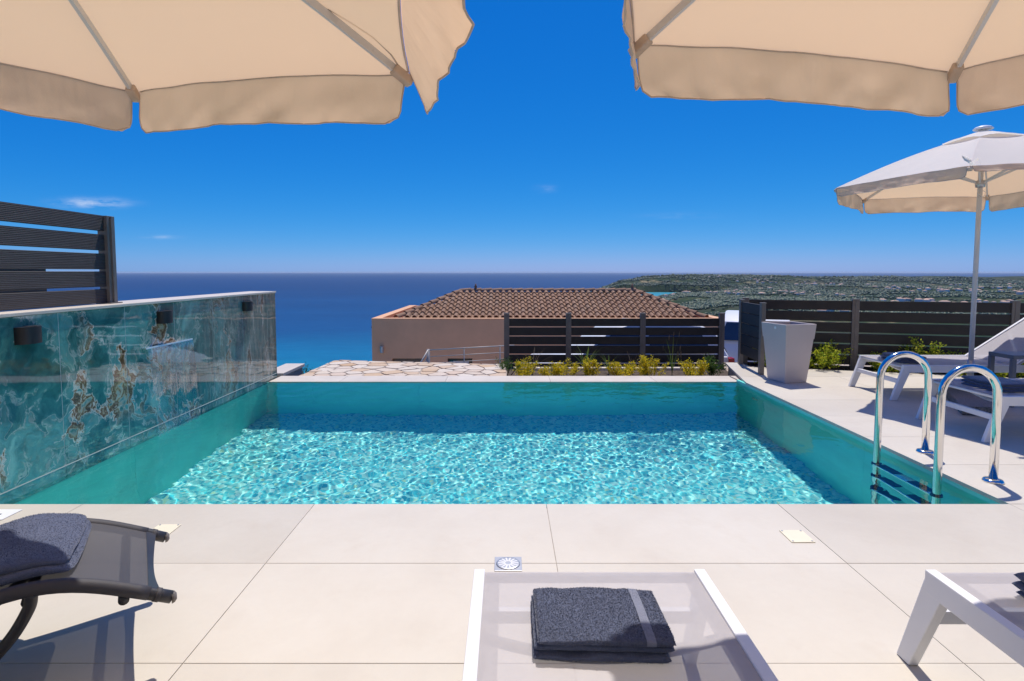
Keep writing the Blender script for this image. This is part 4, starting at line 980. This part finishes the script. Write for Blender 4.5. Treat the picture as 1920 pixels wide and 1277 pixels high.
# ------------------------------------------------------------------ small fittings in the deck
def skimmer(x, y, skew, label):
    t = thing('skimmer_lid', label, 'hatch lid', (x, y, 0.0))
    b = MB(); b.add([(-0.053, -0.06, 0.0006), (0.053, -0.06, 0.0006), (0.053, 0.06, 0.0006), (-0.053, 0.06, 0.0006)] + [(-0.053, -0.06, 0.0045), (0.053, -0.06, 0.0045), (0.053, 0.06, 0.0045), (-0.053, 0.06, 0.0045)],
              [(3, 2, 1, 0), (4, 5, 6, 7), (0, 1, 5, 4), (1, 2, 6, 5), (2, 3, 7, 6), (3, 0, 4, 7)])
    b.build('plate', M_CREAM, t, bevel=0.002)
    for sx_ in (-1, 1):
        for sy_ in (-1, 1):
            m = MB(); m.lathe([(0, 0.0046), (0.005, 0.0046), (0.004, 0.0062), (0, 0.0062)], 10, (sx_ * 0.043, sy_ * 0.05, 0)); m.build('screw', M_ALU, t)
skimmer(-1.598, 2.565, 0, 'square cream skimmer lid beside the dark lounger')
skimmer(1.318, 2.505, 0, 'square cream skimmer lid on the open deck at the right')
dr = thing('floor_drain', 'square steel floor drain with slotted round grate', 'drain', (0.006, 2.262, 0))
b = MB(); b.box(-0.056, 0.056, -0.056, 0.056, 0.0006, 0.003); b.build('frame', M_ALU, dr, bevel=0.001)
b = MB(); b.lathe([(0.038, 0.0031), (0.05, 0.0031), (0.047, 0.006), (0.04, 0.006)], 28); b.build('ring', M_ALU, dr, True)
b = MB(); b.lathe([(0.0, 0.0032), (0.038, 0.0032), (0.038, 0.0038), (0, 0.0038)], 24); b.build('sump', M_TYRE, dr)
for k in range(14):
    a = 2 * math.pi * k / 14; m = MB(); m.beam((0.012 * math.cos(a), 0.012 * math.sin(a), 0.005), (0.042 * math.cos(a), 0.042 * math.sin(a), 0.005), 0.006, 0.003); m.build('spoke', M_WHITE, dr)
sg = thing('sign_plate', 'small white plate with a dark mark lying by the pool edge', 'sign', (-2.56, 2.735, 0))
b = MB(); b.box(-0.12, 0.115, -0.06, 0.06, 0.0006, 0.004); b.build('plate', M_WHITE, sg, bevel=0.001)
b = MB(); b.box(-0.05, 0.06, -0.012, 0.006, 0.0041, 0.0048); b.build('mark', M_RUBBER, sg)

# ------------------------------------------------------------------ white loungers
LW, LL, LZ = 0.645, 1.92, 0.33
def lounger(label, loc, rz, back, group):
    """origin: foot end, middle, on the deck; the lounger runs towards -y"""
    t = thing('sun_lounger', label, 'sun lounger', loc, rz, group); w = LW / 2
    hinge = -1.08; 
    for s in (-1, 1):
        m = MB(); m.box(s * w - 0.016, s * w + 0.016, -LL, 0.0, LZ - 0.068, LZ); m.build('rail', M_WHITE, t, bevel=0.003)
        for ya, yb in ((-0.035, 0.075), (-LL + 0.035, -LL - 0.075)):
            m = MB(); d = 0.028; m.add([(s * w - 0.0155, ya - d, LZ - 0.066), (s * w + 0.0155, ya - d, LZ - 0.066), (s * w + 0.0155, ya + d, LZ - 0.002), (s * w - 0.0155, ya + d, LZ - 0.002),
                                        (s * w - 0.0155, yb - d, 0.001), (s * w + 0.0155, yb - d, 0.001), (s * w + 0.0155, yb + d, 0.001), (s * w - 0.0155, yb + d, 0.001)],
                                       [(0, 1, 2, 3), (7, 6, 5, 4), (0, 4, 5, 1), (1, 5, 6, 2), (2, 6, 7, 3), (3, 7, 4, 0)]); m.build('leg', M_WHITE, t, bevel=0.003)
    for yb, f in ((0.02, 1), (-LL - 0.02, -1)):
        m = MB(); m.box(-w + 0.016, w - 0.016, yb - 0.012, yb + 0.012, 0.155, 0.195); m.build('stretcher', M_WHITE, t, bevel=0.003)
    for yb in (-0.02, hinge - 0.03, -LL + 0.02):
        m = MB(); m.tube([(-w + 0.01, yb, LZ - 0.02), (w - 0.01, yb, LZ - 0.02)], 0.012, 10); m.build('crossbar', M_WHITE, t, True)
    pts_ = [(-w + 0.012 + (2 * w - 0.024) * i / 12, -0.24, LZ - 0.05 - 0.055 * math.sin(math.pi * i / 12)) for i in range(13)]
    m = MB(); m.tube(pts_, 0.014, 10); m.build('brace', M_WHITE, t, True)
    def cloth(y0, y1, fz, name, hem=True):
        nx_, ny_ = 15, 25; P = np.zeros((ny_, nx_, 3)); wi = w - 0.015
        for i in range(ny_):
            y = y0 + (y1 - y0) * i / (ny_ - 1)
            for j in range(nx_):
                x = -wi + 2 * wi * j / (nx_ - 1); sg_ = 0.010 * (1 - (x / wi) ** 2) * min(1, 6 * i / (ny_ - 1)) * min(1, 6 * (1 - i / (ny_ - 1)))
                yy, zz = fz(y); P[i, j] = (x, yy, zz - sg_)
        m = MB(); m.grid(P); o = m.build(name, M_SLING, t, True)
        if hem:
            h = MB()
            for a_, b_ in ((0, 1), (nx_ - 2, nx_ - 1)): h.grid(P[:, a_:b_ + 1] - np.array([0, 0, 0.0025]))
            h.grid(P[0:2] * np.array([1, 1, 1]) - np.array([0, 0, 0.0025])); h.build('hem', M_SLING, o, True)
    flat = lambda y: (y, LZ - 0.006)
    cloth(-0.008, hinge, flat, 'seat_sling')
    a = R(back); Lb = LL + hinge - 0.01
    bk = lambda y: (hinge - (hinge - y) * math.cos(a), LZ - 0.004 + (hinge - y) * math.sin(a))
    cloth(hinge - 0.005, -LL + 0.005, bk, 'back_sling')
    if back > 3:
        for s in (-1, 1):
            y1, z1 = bk(-LL); m = MB(); m.beam((s * (w - 0.03), hinge, LZ - 0.01), (s * (w - 0.03), y1, z1), 0.024, 0.024); m.build('back_frame', M_WHITE, t, bevel=0.003)
            y2, z2 = bk(hinge - 0.5); m = MB(); m.beam((s * (w - 0.05), y2, z2 - 0.01), (s * (w - 0.05), y2 - 0.12, LZ - 0.04), 0.014, 0.02); m.build('prop', M_WHITE, t)
        y1, z1 = bk(-LL); m = MB(); m.tube([(-w + 0.03, y1, z1), (w - 0.03, y1, z1)], 0.012, 10); m.build('back_bar', M_WHITE, t, True)
    return t
GL = 'white framed sun loungers round the pool'
lounger('white sun lounger with grey sling in the centre foreground, folded towel on it', (0.243, 1.615, 0), 0, 0, GL)
lounger('white sun lounger cut by the right edge of the foreground', (1.565, 1.612, 0), 0, 0, GL)
lounger('white sun lounger with raised back, farther of the two by the parasol', (3.70, 5.58, 0), R(90), 33, GL)
lounger('white sun lounger behind the ladder, nearer of the two by the parasol', (3.46, 4.26, 0), R(90), 33, GL)

# ------------------------------------------------------------------ dark curved lounger
dl = thing('rocking_lounger', 'charcoal tube lounger with curved foot end and dark sling at left', 'sun lounger', (-1.12, 1.885, 0))
AX = Vector((-0.839, -0.546, 0)); NE = Vector((-0.993, 1.69, 0)); FE = Vector((-1.247, 2.08, 0)); O_ = Vector((-1.12, 1.885, 0))
prof_s = [-0.03, 0.03, 0.13, 0.21, 0.28, 0.34, 0.40, 0.50, 0.65, 0.85, 1.0, 1.2, 1.45, 1.75]
prof_z = [0.188, 0.208, 0.260, 0.300, 0.326, 0.338, 0.340, 0.326, 0.285, 0.245, 0.262, 0.37, 0.56, 0.80]
def pz(s): return float(np.interp(s, prof_s, prof_z))
ss = np.linspace(0.035, 1.75, 60); zz = np.array([pz(s) for s in ss])
for _ in range(3): zz[1:-1] = (zz[:-2] + 2 * zz[1:-1] + zz[2:]) / 4
zf = lambda s: float(np.interp(s, ss, zz))
for E_ in (NE, FE):
    m = MB(); m.tube([E_ - O_ + AX * s + Vector((0, 0, zf(s))) for s in ss], 0.0185, 14); tb = m.build('side_tube', M_DTUBE, dl, True)
    c = E_ - O_ + AX * 0.035 + Vector((0, 0, zf(0.035))); m = MB(); m.tube([c, c - AX * 0.008, c - AX * 0.014], [0.0195, 0.017, 0.009], 14); m.build('end_cap', M_POST, tb, True)
    m = MB(); m.tube([E_ - O_ + AX * s + Vector((0, 0, zf(s))) for s in np.linspace(0.065, 0.078, 4)], 0.0205, 14); m.build('stitched_cuff', M_DSLING, tb, True)
    c0 = E_ - O_; pts_ = [c0 + AX * 0.36 + Vector((0, 0, 0.325)), c0 + AX * 0.37 + Vector((0, 0, 0.28)), c0 + AX * 0.42 + Vector((0, 0, 0.20)), c0 + AX * 0.52 + Vector((0, 0, 0.11)), c0 + AX * 0.66 + Vector((0, 0, 0.045)), c0 + AX * 0.85 + Vector((0, 0, 0.018)), c0 + AX * 1.05 + Vector((0, 0, 0.03)), c0 + AX * 1.25 + Vector((0, 0, 0.11)), c0 + AX * 1.38 + Vector((0, 0, 0.26)), c0 + AX * 1.45 + Vector((0, 0, 0.55))]
    m = MB(); m.tube(spline(pts_, 6), 0.0155, 12); m.build('rocker', M_DTUBE, dl, True)
for s in (0.155, 0.37, 0.85, 1.4):
    m = MB(); dz = Vector((0, 0, zf(s) - 0.034)); m.tube([NE - O_ + AX * s + dz, FE - O_ + AX * s + dz], 0.0145, 12); m.build('crossbar', M_DTUBE, dl, True)
P = np.zeros((60, 13, 3))
for i, s in enumerate(ss):
    for j in range(13):
        f = j / 12; p = (NE - O_).lerp(FE - O_, f) + AX * max(s, 0.062 + 0.014 * math.sin(math.pi * f)) + Vector((0, 0, zf(max(s, 0.062)) + 0.014 - 0.03 * math.sin(math.pi * f)))
        P[i, j] = p
P = P[1:]
m = MB(); m.grid(P); slg = m.build('sling', M_DSLING, dl, True)
m = MB(); m.grid(P[0:2] + np.array([0, 0, 0.002])); m.build('hem', M_DTUBE, slg, True)
def side_sleeve(E_):
    m = MB(); m.tube([E_ - O_ + AX * s + Vector((0, 0, zf(s))) for s in ss[2:]], 0.0198, 14); m.build('sleeve', M_DSLING, dl, True)
side_sleeve(NE); side_sleeve(FE)

# ------------------------------------------------------------------ towels
def fold_slab(m, w, d, z0, t, seed, wob=0.004, nose=1.0, nx_=44, na_=40, shift=(0, 0), sheary=0.0):
    """one thick rounded fold: closed superellipse section swept along x"""
    P = np.zeros((nx_, na_, 3))
    for i in range(nx_):
        u = -1 + 2 * i / (nx_ - 1); endr = (1 - abs(u) ** 14) ** 0.5 if abs(u) < 1 else 0.0
        endr = max(endr, 0.12)
        for k in range(na_):
            a = 2 * math.pi * k / na_; ca, sa = math.cos(a), math.sin(a); e = 0.28
            y = math.copysign(abs(ca) ** e, ca) * d / 2; z = math.copysign(abs(sa) ** 0.55, sa) * t / 2 * endr
            x = u * w / 2
            P[i, k] = (x + shift[0] + sheary * y, y + shift[1], z0 + t / 2 + z)
    nz_ = (fbm(P[..., 0] * 14 + 3, P[..., 1] * 14 + seed * 5.3, seed, 3) - 0.45)
    top = np.clip((P[..., 2] - z0 - t * 0.5) / (t * 0.5), 0, 1)
    P[..., 2] += nz_ * wob * 4 * (0.25 + top); P[..., 1] += (fbm(P[..., 0] * 22, P[..., 2] * 60 + seed, seed + 9, 3) - 0.45) * wob * 2.2
    P[..., 0] += (fbm(P[..., 1] * 22, P[..., 2] * 60 + seed, seed + 19, 3) - 0.45) * wob * 2.2 * (np.abs(np.linspace(-1, 1, nx_)) ** 6)[:, None]
    n0 = len(m.v); m.v += [tuple(p) for p in P.reshape(-1, 3)]
    for i in range(nx_ - 1):
        for k in range(na_): m.f.append(tuple(n0 + q for q in (i * na_ + k, (i + 1) * na_ + k, (i + 1) * na_ + (k + 1) % na_, i * na_ + (k + 1) % na_)))
    m.f.append(tuple(n0 + k for k in range(na_))); m.f.append(tuple(n0 + (nx_ - 1) * na_ + k for k in range(na_ - 1, -1, -1)))
    return P
def towel(label, loc, rz, w, d, folds, seed, band=None, tilt=(0, 0), group=None, sheary=0.0, t=0.026, fuzz=0):
    o = thing('folded_towel', label, 'towel', loc, rz, group); o.rotation_euler = (tilt[0], tilt[1], rz); z = 0.0; P = None
    for i in range(folds):
        m = MB(); P = fold_slab(m, w * (1 - 0.02 * ((i + seed) % 2)), d * (1 - 0.025 * ((i * 2 + seed) % 3)), z, t, seed + i, shift=(0.004 * ((i + seed) % 3 - 1), 0.004 * (i % 2)), sheary=sheary)
        fo = m.build('fold', M_TERRY, o, True); z += t * 0.86
        if fuzz: pile(o, fo, fuzz if i < folds - 1 else fuzz * 2, 0.0032, seed + i)
    if band is not None:
        na_ = P.shape[1]; i0, i1 = band
        ks = [k for k in range(na_ + 1)]; Q = P[i0:i1 + 1][:, [k % na_ for k in range(-4, na_ // 2 + 5)]].copy()
        c = P[i0:i1 + 1].mean(axis=1, keepdims=True); dirv = Q - c; dirv[..., 0] = 0
        Q += dirv / np.maximum(np.linalg.norm(dirv, axis=-1, keepdims=True), 1e-6) * 0.0022; Q[..., 2] += 0.001
        m = MB(); m.grid(Q); m.build('woven_band', M_BAND, o, True)
    return o
def pile(parent, mesh_obj, n, L, seed):
    """short terry loops standing on a fold, too small to count"""
    rg = np.random.default_rng(seed); me = mesh_obj.data
    vs = np.array([v.co[:] for v in me.vertices]); T = np.array([(p.vertices[0], p.vertices[i], p.vertices[i + 1]) for p in me.polygons if len(p.vertices) < 6 for i in range(1, len(p.vertices) - 1)])
    A, B, C_ = vs[T[:, 0]], vs[T[:, 1]], vs[T[:, 2]]; N = np.cross(B - A, C_ - A); ar = np.linalg.norm(N, axis=1); N /= np.maximum(ar, 1e-12)[:, None]
    i = rg.choice(len(T), n, p=ar / ar.sum()); w = rg.dirichlet(np.ones(3), n)
    c = A[i] * w[:, :1] + B[i] * w[:, 1:2] + C_[i] * w[:, 2:]
    if N[:, 2][vs[T].mean(1)[:, 2] > np.percentile(vs[:, 2], 90)].mean() < 0: N = -N
    nr_ = N[i] + rg.normal(size=(n, 3)) * 0.6; nr_ /= np.linalg.norm(nr_, axis=1)[:, None]; sd = np.cross(nr_, rg.normal(size=(n, 3))); sd /= np.linalg.norm(sd, axis=1)[:, None]
    V = np.stack([c - sd * 0.0006, c + sd * 0.0006, c + nr_ * (L * rg.uniform(0.5, 1.2, n))[:, None]], 1).reshape(-1, 3)
    m = bpy.data.meshes.new('pile'); m.from_pydata(V.tolist(), [], np.arange(3 * n).reshape(-1, 3).tolist()); m.update()
    o = link('pile', m, M_TERRY, mesh_obj); o['kind'] = 'stuff'
GT = 'navy towels laid out on the loungers'
towel('navy towel with woven band folded on the centre foreground lounger', (0.222, 1.338, LZ - 0.014), R(-2), 0.318, 0.222, 3, 3, (34, 37), group=GT, sheary=-0.03, t=0.021, fuzz=22000)
towel('navy towel on the foreground lounger at the right edge', (1.548, 1.40, LZ - 0.014), R(3), 0.32, 0.22, 3, 5, group=GT)
towel('folded navy towel on the far white lounger by the fence', (3.93, 5.58, LZ - 0.014), R(88), 0.32, 0.25, 3, 7, group=GT)
towel('folded navy towel on the near white lounger behind the ladder', (3.72, 4.27, LZ - 0.014), R(92), 0.34, 0.27, 3, 9, group=GT)
# towel draped over the knee hump of the dark lounger
dt = thing('folded_towel', 'navy towel draped over the hump of the charcoal lounger', 'towel', (-1.12, 1.885, 0), 0, GT)
for li in range(2):
    nx_, na_ = 64, 44; P = np.zeros((nx_, na_, 3)); ce = Vector(((NE.x + FE.x) / 2, (NE.y + FE.y) / 2, 0)) - O_; wd = (FE - NE).normalized(); Wd = 0.41 - 0.02 * li; th = 0.031
    for i in range(nx_):
        u = -1 + 2 * i / (nx_ - 1); endr = max(0.10, (1 - abs(u) ** 7) ** 0.5 if abs(u) < 1 else 0.10)
        for k in range(na_):
            a = 2 * math.pi * k / na_; ca, sa = math.cos(a), math.sin(a)
            across = math.copysign(abs(ca) ** 0.3, ca) * Wd / 2; zz_ = math.copysign(abs(sa) ** 0.55, sa) * th / 2 * endr
            across *= (1 - 0.85 * abs(u) ** 22) ** 0.12; s = 0.545 + u * (0.285 - 0.010 * li) - 0.03 * (across / Wd); p = ce + AX * s + wd * (across + 0.012 * li)
            f = 0.5 + across / 0.465; sag = 0.022 * math.sin(math.pi * min(1, max(0, f)))
            P[i, k] = (p.x, p.y, zf(s) + 0.034 - sag + li * th * 0.80 + zz_)
    P[..., 2] += (fbm(P[..., 0] * 7 + li, P[..., 1] * 7, 61, 2) - 0.38) * 0.05 * (0.5 + 0.5 * li)
    m = MB(); m.v += [tuple(p) for p in P.reshape(-1, 3)]
    for i in range(nx_ - 1):
        for k in range(na_): m.f.append((i * na_ + k, (i + 1) * na_ + k, (i + 1) * na_ + (k + 1) % na_, i * na_ + (k + 1) % na_))
    m.f.append(tuple(range(na_))); m.f.append(tuple((nx_ - 1) * na_ + k for k in range(na_ - 1, -1, -1)))
    fo = m.build('fold', M_TERRY, dt, True); pile(dt, fo, 45000, 0.0032, 90 + li)

# ------------------------------------------------------------------ side table
tb = thing('side_table', 'slate grey metal side table between the two white loungers', 'side table', (4.68, 5.10, 0.0))
b = MB(); b.box(-0.21, 0.21, -0.13, 0.13, 0.43, 0.465); b.build('table_top', M_TABLE, tb, bevel=0.004)
for sx_ in (-1, 1):
    for sy_ in (-1, 1):
        m = MB(); m.box(sx_ * 0.192 - 0.018, sx_ * 0.192 + 0.018, sy_ * 0.112 - 0.018, sy_ * 0.112 + 0.018, 0.001, 0.429); m.build('leg', M_TABLE, tb, bevel=0.003)

# ------------------------------------------------------------------ parasols
def parasol(label, c, Rr, phi, zr, tilt, base, rise=0.47, val=0.168, knot=None, seed=0, cord=None, flare={}):
    t = thing('parasol', label, 'parasol', (c[0], c[1], 0), 0, 'cream canvas parasols over the deck')
    rg = np.random.default_rng(seed); tx, ty = tilt
    V = [Vector((Rr * math.cos(phi - i * math.pi / 3), Rr * math.sin(phi - i * math.pi / 3), 0)) for i in range(6)]
    for v in V: v.z = zr + tx * v.x + ty * v.y
    AP = Vector((0, 0, zr + rise))
    nu, nv = 25, 23
    def rib_pt(v, f, lift=0.0):
        p = AP.lerp(v, f); p.z += 0.035 * math.sin(math.pi * f) * (Rr / 1.22) + lift; return p
    for i in range(6):
        a, b_ = V[i], V[(i + 1) % 6]; P = np.zeros((nv, nu, 3))
        for r_ in range(nv):
            f = 0.10 + 0.90 * r_ / (nv - 1); pa, pb = rib_pt(a, f, 0.021), rib_pt(b_, f, 0.021)
            for k in range(nu):
                g_ = k / (nu - 1); p = pa.lerp(pb, g_); bow = 4 * g_ * (1 - g_)
                ctr = Vector((0, 0, p.z)); p = p + (ctr - p) * (0.030 * bow * f ** 2); p.z -= 0.012 * bow * math.sin(math.pi * f) - 0.012 * bow * f ** 3
                P[r_, k] = p
        X_, Y_ = np.meshgrid(np.linspace(0, 1, nu), np.linspace(0, 1, nv))
        P[..., 2] += (fbm(X_ * 5 + i * 7, Y_ * 3, seed + i, 3) - 0.45) * 0.012 * (4 * X_ * (1 - X_)) * Y_
        # little pull wrinkles towards the rib ends
        P[..., 2] += 0.004 * np.sin((X_ * 26)) * np.exp(-((1 - Y_) / 0.12) ** 2) * (1 - 4 * X_ * (1 - X_)) * (0 < X_) * (X_ < 1)
        m = MB(); m.grid(P); pn = m.build('canopy_panel', M_CANVAS, t, True)
        m = MB(); m.grid(P - np.array([0, 0, 0.004])); m.build('lining', M_UNDERSIDE, pn, True)
        # valance: hanging strip with rounded ends, a little wave and a stitched binding
        edge = P[-1]; L = float(np.linalg.norm(edge[-1] - edge[0])); n2 = 61; rows = 9
        g2 = np.linspace(0, 1, n2); E2 = np.stack([np.interp(g2, np.linspace(0, 1, nu), edge[:, q]) for q in range(3)], -1)
        mid = E2.mean(0); outw = np.array([mid[0], mid[1], 0]); outw /= np.linalg.norm(outw); along = (edge[-1] - edge[0]) / L
        Q = np.zeros((rows, n2, 3)); ph = rg.uniform(0, 6)
        fl_, hk = flare.get(i, (0.0, 1.0)); hang = val * hk * (1 + 0.10 * (fbm(g2 * 5, g2 * 0 + seed + i, seed + 3 * i, 3) - 0.45))
        for r_ in range(rows):
            q = r_ / (rows - 1); s_ = g2 * L
            rc = 0.055; cut = np.zeros(n2)
            din = 0.012 + 0.010 * q; pos_ = din + (L - 2 * din) * g2
            if q > 1 - rc / val:
                qq = (q - (1 - rc / val)) / (rc / val); push = rc * 0.55 * (1 - math.sqrt(max(0, 1 - qq * qq))); pos_ = (din + push) + (L - 2 * din - 2 * push) * g2
            base_ = np.stack([np.interp(pos_ / L, g2, E2[:, k_]) for k_ in range(3)], -1)
            wav = (0.010 * np.sin(g2 * 2 * math.pi * 1.6 + ph) + 0.007 * np.sin(g2 * 2 * math.pi * 4.3 + 2 * ph) + 0.004 * np.sin(g2 * 2 * math.pi * 9.5 + ph * 3)) * q
            fold = (fbm(g2 * 9 + 3 * i + 0.8 * q, g2 * 0 + q * 1.6, seed + 40 + i, 4) - 0.45) * 0.055 * q ** 0.8
            Q[r_] = base_ + outw[None] * (0.7 * wav + 0.8 * fold + 0.006 - 0.018 * q + fl_ * q * (0.55 + 0.45 * np.sin(math.pi * g2)))[:, None]; Q[r_, :, 2] -= hang * q
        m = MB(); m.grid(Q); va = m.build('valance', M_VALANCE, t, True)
        loop = [Q[r_, 0] for r_ in range(rows)] + [Q[-1, k] for k in range(1, n2, 2)] + [Q[r_, -1] for r_ in range(rows - 2, -1, -1)]
        m = MB(); m.tube(loop, 0.0026, 6); m.build('binding', M_BIND, va, True)
        m = MB(); m.tube([tuple(p) for p in (E2[1:-1:2] + np.array([0, 0, -0.004]) + outw * 0.002)], 0.0032, 6); m.build('seam', M_BIND, va, True)
        # rib, pocket, strut
        d = (rib_pt(a, 1.0) - rib_pt(a, 0.9)).normalized()
        m = MB()
        for q in range(10): m.beam(rib_pt(a, 0.04 + 0.095 * q), rib_pt(a, 0.04 + 0.095 * (q + 1)), 0.013, 0.024)
        rb_ = m.build('rib', M_POLE, t, bevel=0.001)
        m = MB(); e_ = rib_pt(a, 1.0); m.beam(rib_pt(a, 0.955, -0.002), e_ + d * 0.012 + Vector((0, 0, -0.004)), 0.034, 0.032); m.build('rib_pocket', M_BIND, rb_, bevel=0.006)
        run = Vector((0, 0, zr + 0.02 if rise > 0.4 else zr)); p1 = rib_pt(a, 0.46, -0.014)
        m = MB(); m.beam(run + (p1 - run).normalized() * 0.03, p1, 0.012, 0.020); m.build('strut', M_POLE, t, bevel=0.001)
    m = MB(); m.tube([(0, 0, base), (0, 0, zr + rise + 0.02)], 0.0205, 20); m.build('pole', M_POLE, t, True)
    m = MB(); m.lathe([(0.021, -0.035), (0.036, -0.03), (0.04, 0.0), (0.036, 0.03), (0.021, 0.035)], 18, (0, 0, zr + 0.02)); m.build('runner', M_ALU, t, True)
    m = MB(); m.lathe([(0.021, -0.03), (0.045, -0.03), (0.045, 0.01), (0.021, 0.012)], 18, (0, 0, zr + rise - 0.01)); m.build('top_hub', M_ALU, t, True)
    m = MB(); m.tube([(0.02, 0, zr - 0.04), (0.05, 0.0, zr - 0.05)], 0.003, 6); m.tube([(0.035 * math.cos(a), -0.024, zr - 0.06 - 0.04 * math.sin(a)) for a in np.linspace(0, math.pi, 9)], 0.002, 6); m.build('lock_pin', M_STEEL, t, True)
    # raised vent layer
    vr = 0.33; P = np.zeros((7, 37, 3))
    for r_ in range(7):
        f = 0.02 + 0.98 * r_ / 6
        for k in range(37):
            a = phi - k / 36 * 2 * math.pi; sgm = (k / 6) % 1; q = vr * f * (1 - 0.11 * 4 * sgm * (1 - sgm) * f)
            P[r_, k] = (q * math.cos(a), q * math.sin(a), zr + rise + 0.046 - q * (rise / Rr) * 0.92 + 0.010 * 4 * sgm * (1 - sgm) * f ** 3)
    m = MB(); m.grid(P); m.build('vent_cap', M_CANVAS, t, True)
    m = MB(); m.lathe([(0.0, 0.012), (0.075, 0.012), (0.078, 0.02), (0.06, 0.036), (0.03, 0.046), (0, 0.048)], 24, (0, 0, zr + rise + 0.035)); m.build('finial', M_WHITE, t, True)
    if knot is not None:
        p = rib_pt(V[knot], 1.0, 0.02); m = MB(); rgk = random.Random(4)
        for q in range(4):
            d = Vector((rgk.uniform(-1, 1), rgk.uniform(-0.4, 0.4), rgk.uniform(0.2, 0.9))).normalized() * rgk.uniform(0.05, 0.11); s_ = Vector((0.3, 0.2, -0.4)).normalized() * 0.012
            pts_ = [p, p + d * 0.5 + Vector((0, -0.02, 0.02)), p + d, p + d * 0.6 + Vector((0.02, -0.03, -0.02))]
            m.add([x_ + sg_ * s_ for x_ in pts_ for sg_ in (-1, 1)], [(0, 1, 3, 2), (2, 3, 5, 4), (4, 5, 7, 6)])
        m.build('tie_strap', M_CANVAS, t, True)
    if cord is not None:
        v = V[cord]; w_ = V[(cord + 1) % 6]; d = (w_ - v).normalized(); m = MB()
        pts_ = [rib_pt(v, 0.78, 0.018) + d * 0.004, rib_pt(v, 0.84, 0.022) + d * 0.05, rib_pt(v, 0.90, 0.020) + d * 0.085, rib_pt(v, 0.95, 0.018) + d * 0.06, rib_pt(v, 0.97, 0.018) + d * 0.01]
        m.tube(pts_, 0.0035, 6); m.build('tie_cord', M_BIND, t, True)
        pts_ = [rib_pt(v, 0.84, 0.018) - d * 0.006, rib_pt(v, 0.88, 0.020) - d * 0.03, rib_pt(v, 0.93, 0.018) - d * 0.008]
        m = MB(); m.tube(pts_, 0.0025, 6); m.build('tie_cord', M_BIND, t, True)
    return t
def slab_base(t, r, ang, z1):
    m = MB(); m.prism([(r * math.cos(ang + k * math.pi / 2), r * math.sin(ang + k * math.pi / 2)) for k in range(4)], 0.001, z1); m.build('base_slab', M_GRANITE, t, bevel=0.006)
    m = MB(); m.tube([(0, 0, z1), (0, 0, z1 + 0.28)], 0.027, 18); m.build('pole_socket', M_ALU, t, True)
t = parasol('cream parasol overhead at the upper left, seen from below', (-1.25, 1.11), 1.222, 1.757, 1.836, (-0.043, 0.042), 0.07, seed=3, cord=1, flare={1: (0.14, 0.85)}); slab_base(t, 0.42, 0.6, 0.07)
t = parasol('cream parasol overhead at the upper right, seen from below', (1.214, 0.934), 1.222, 2.294, 1.90, (0, 0), 0.07, seed=11); slab_base(t, 0.42, 0.785, 0.07)
t = parasol('whole cream parasol with white top between the two white loungers', (4.42, 5.36), 1.222, 2.921, 2.0, (0, 0), 0.074, seed=23, knot=5, flare={5: (0.05, 0.55), 4: (0.06, 0.30)}); None
m = MB(); m.prism([(x - 4.42, y - 5.36) for x, y in ((3.82, 4.70), (4.12, 4.66), (4.56, 5.5), (4.30, 5.52))], 0.001, 0.074); m.build('base_slab', M_GRANITE, t, bevel=0.006)
m = MB(); m.tube([(0, 0, 0.074), (0, 0, 0.36)], 0.027, 18); m.build('pole_socket', M_ALU, t, True)

# ------------------------------------------------------------------ air
hm = bpy.data.materials.new('haze_air'); hm.use_nodes = True; hn = hm.node_tree; hn.nodes.clear()
ho = hn.nodes.new('ShaderNodeOutputMaterial'); pv = hn.nodes.new('ShaderNodeVolumePrincipled')
pv.inputs['Color'].default_value = (0.72, 0.84, 1.0, 1); pv.inputs['Density'].default_value = 1.2e-5; pv.inputs['Anisotropy'].default_value = 0.2
hn.links.new(pv.outputs[0], ho.inputs['Volume'])
b = MB(); b.box(-126000, 126000, -126000, 126000, -172, 9); hz = b.build('haze', hm); tag(hz, 'thin bluish sea haze in the distance', 'haze', kind='stuff')
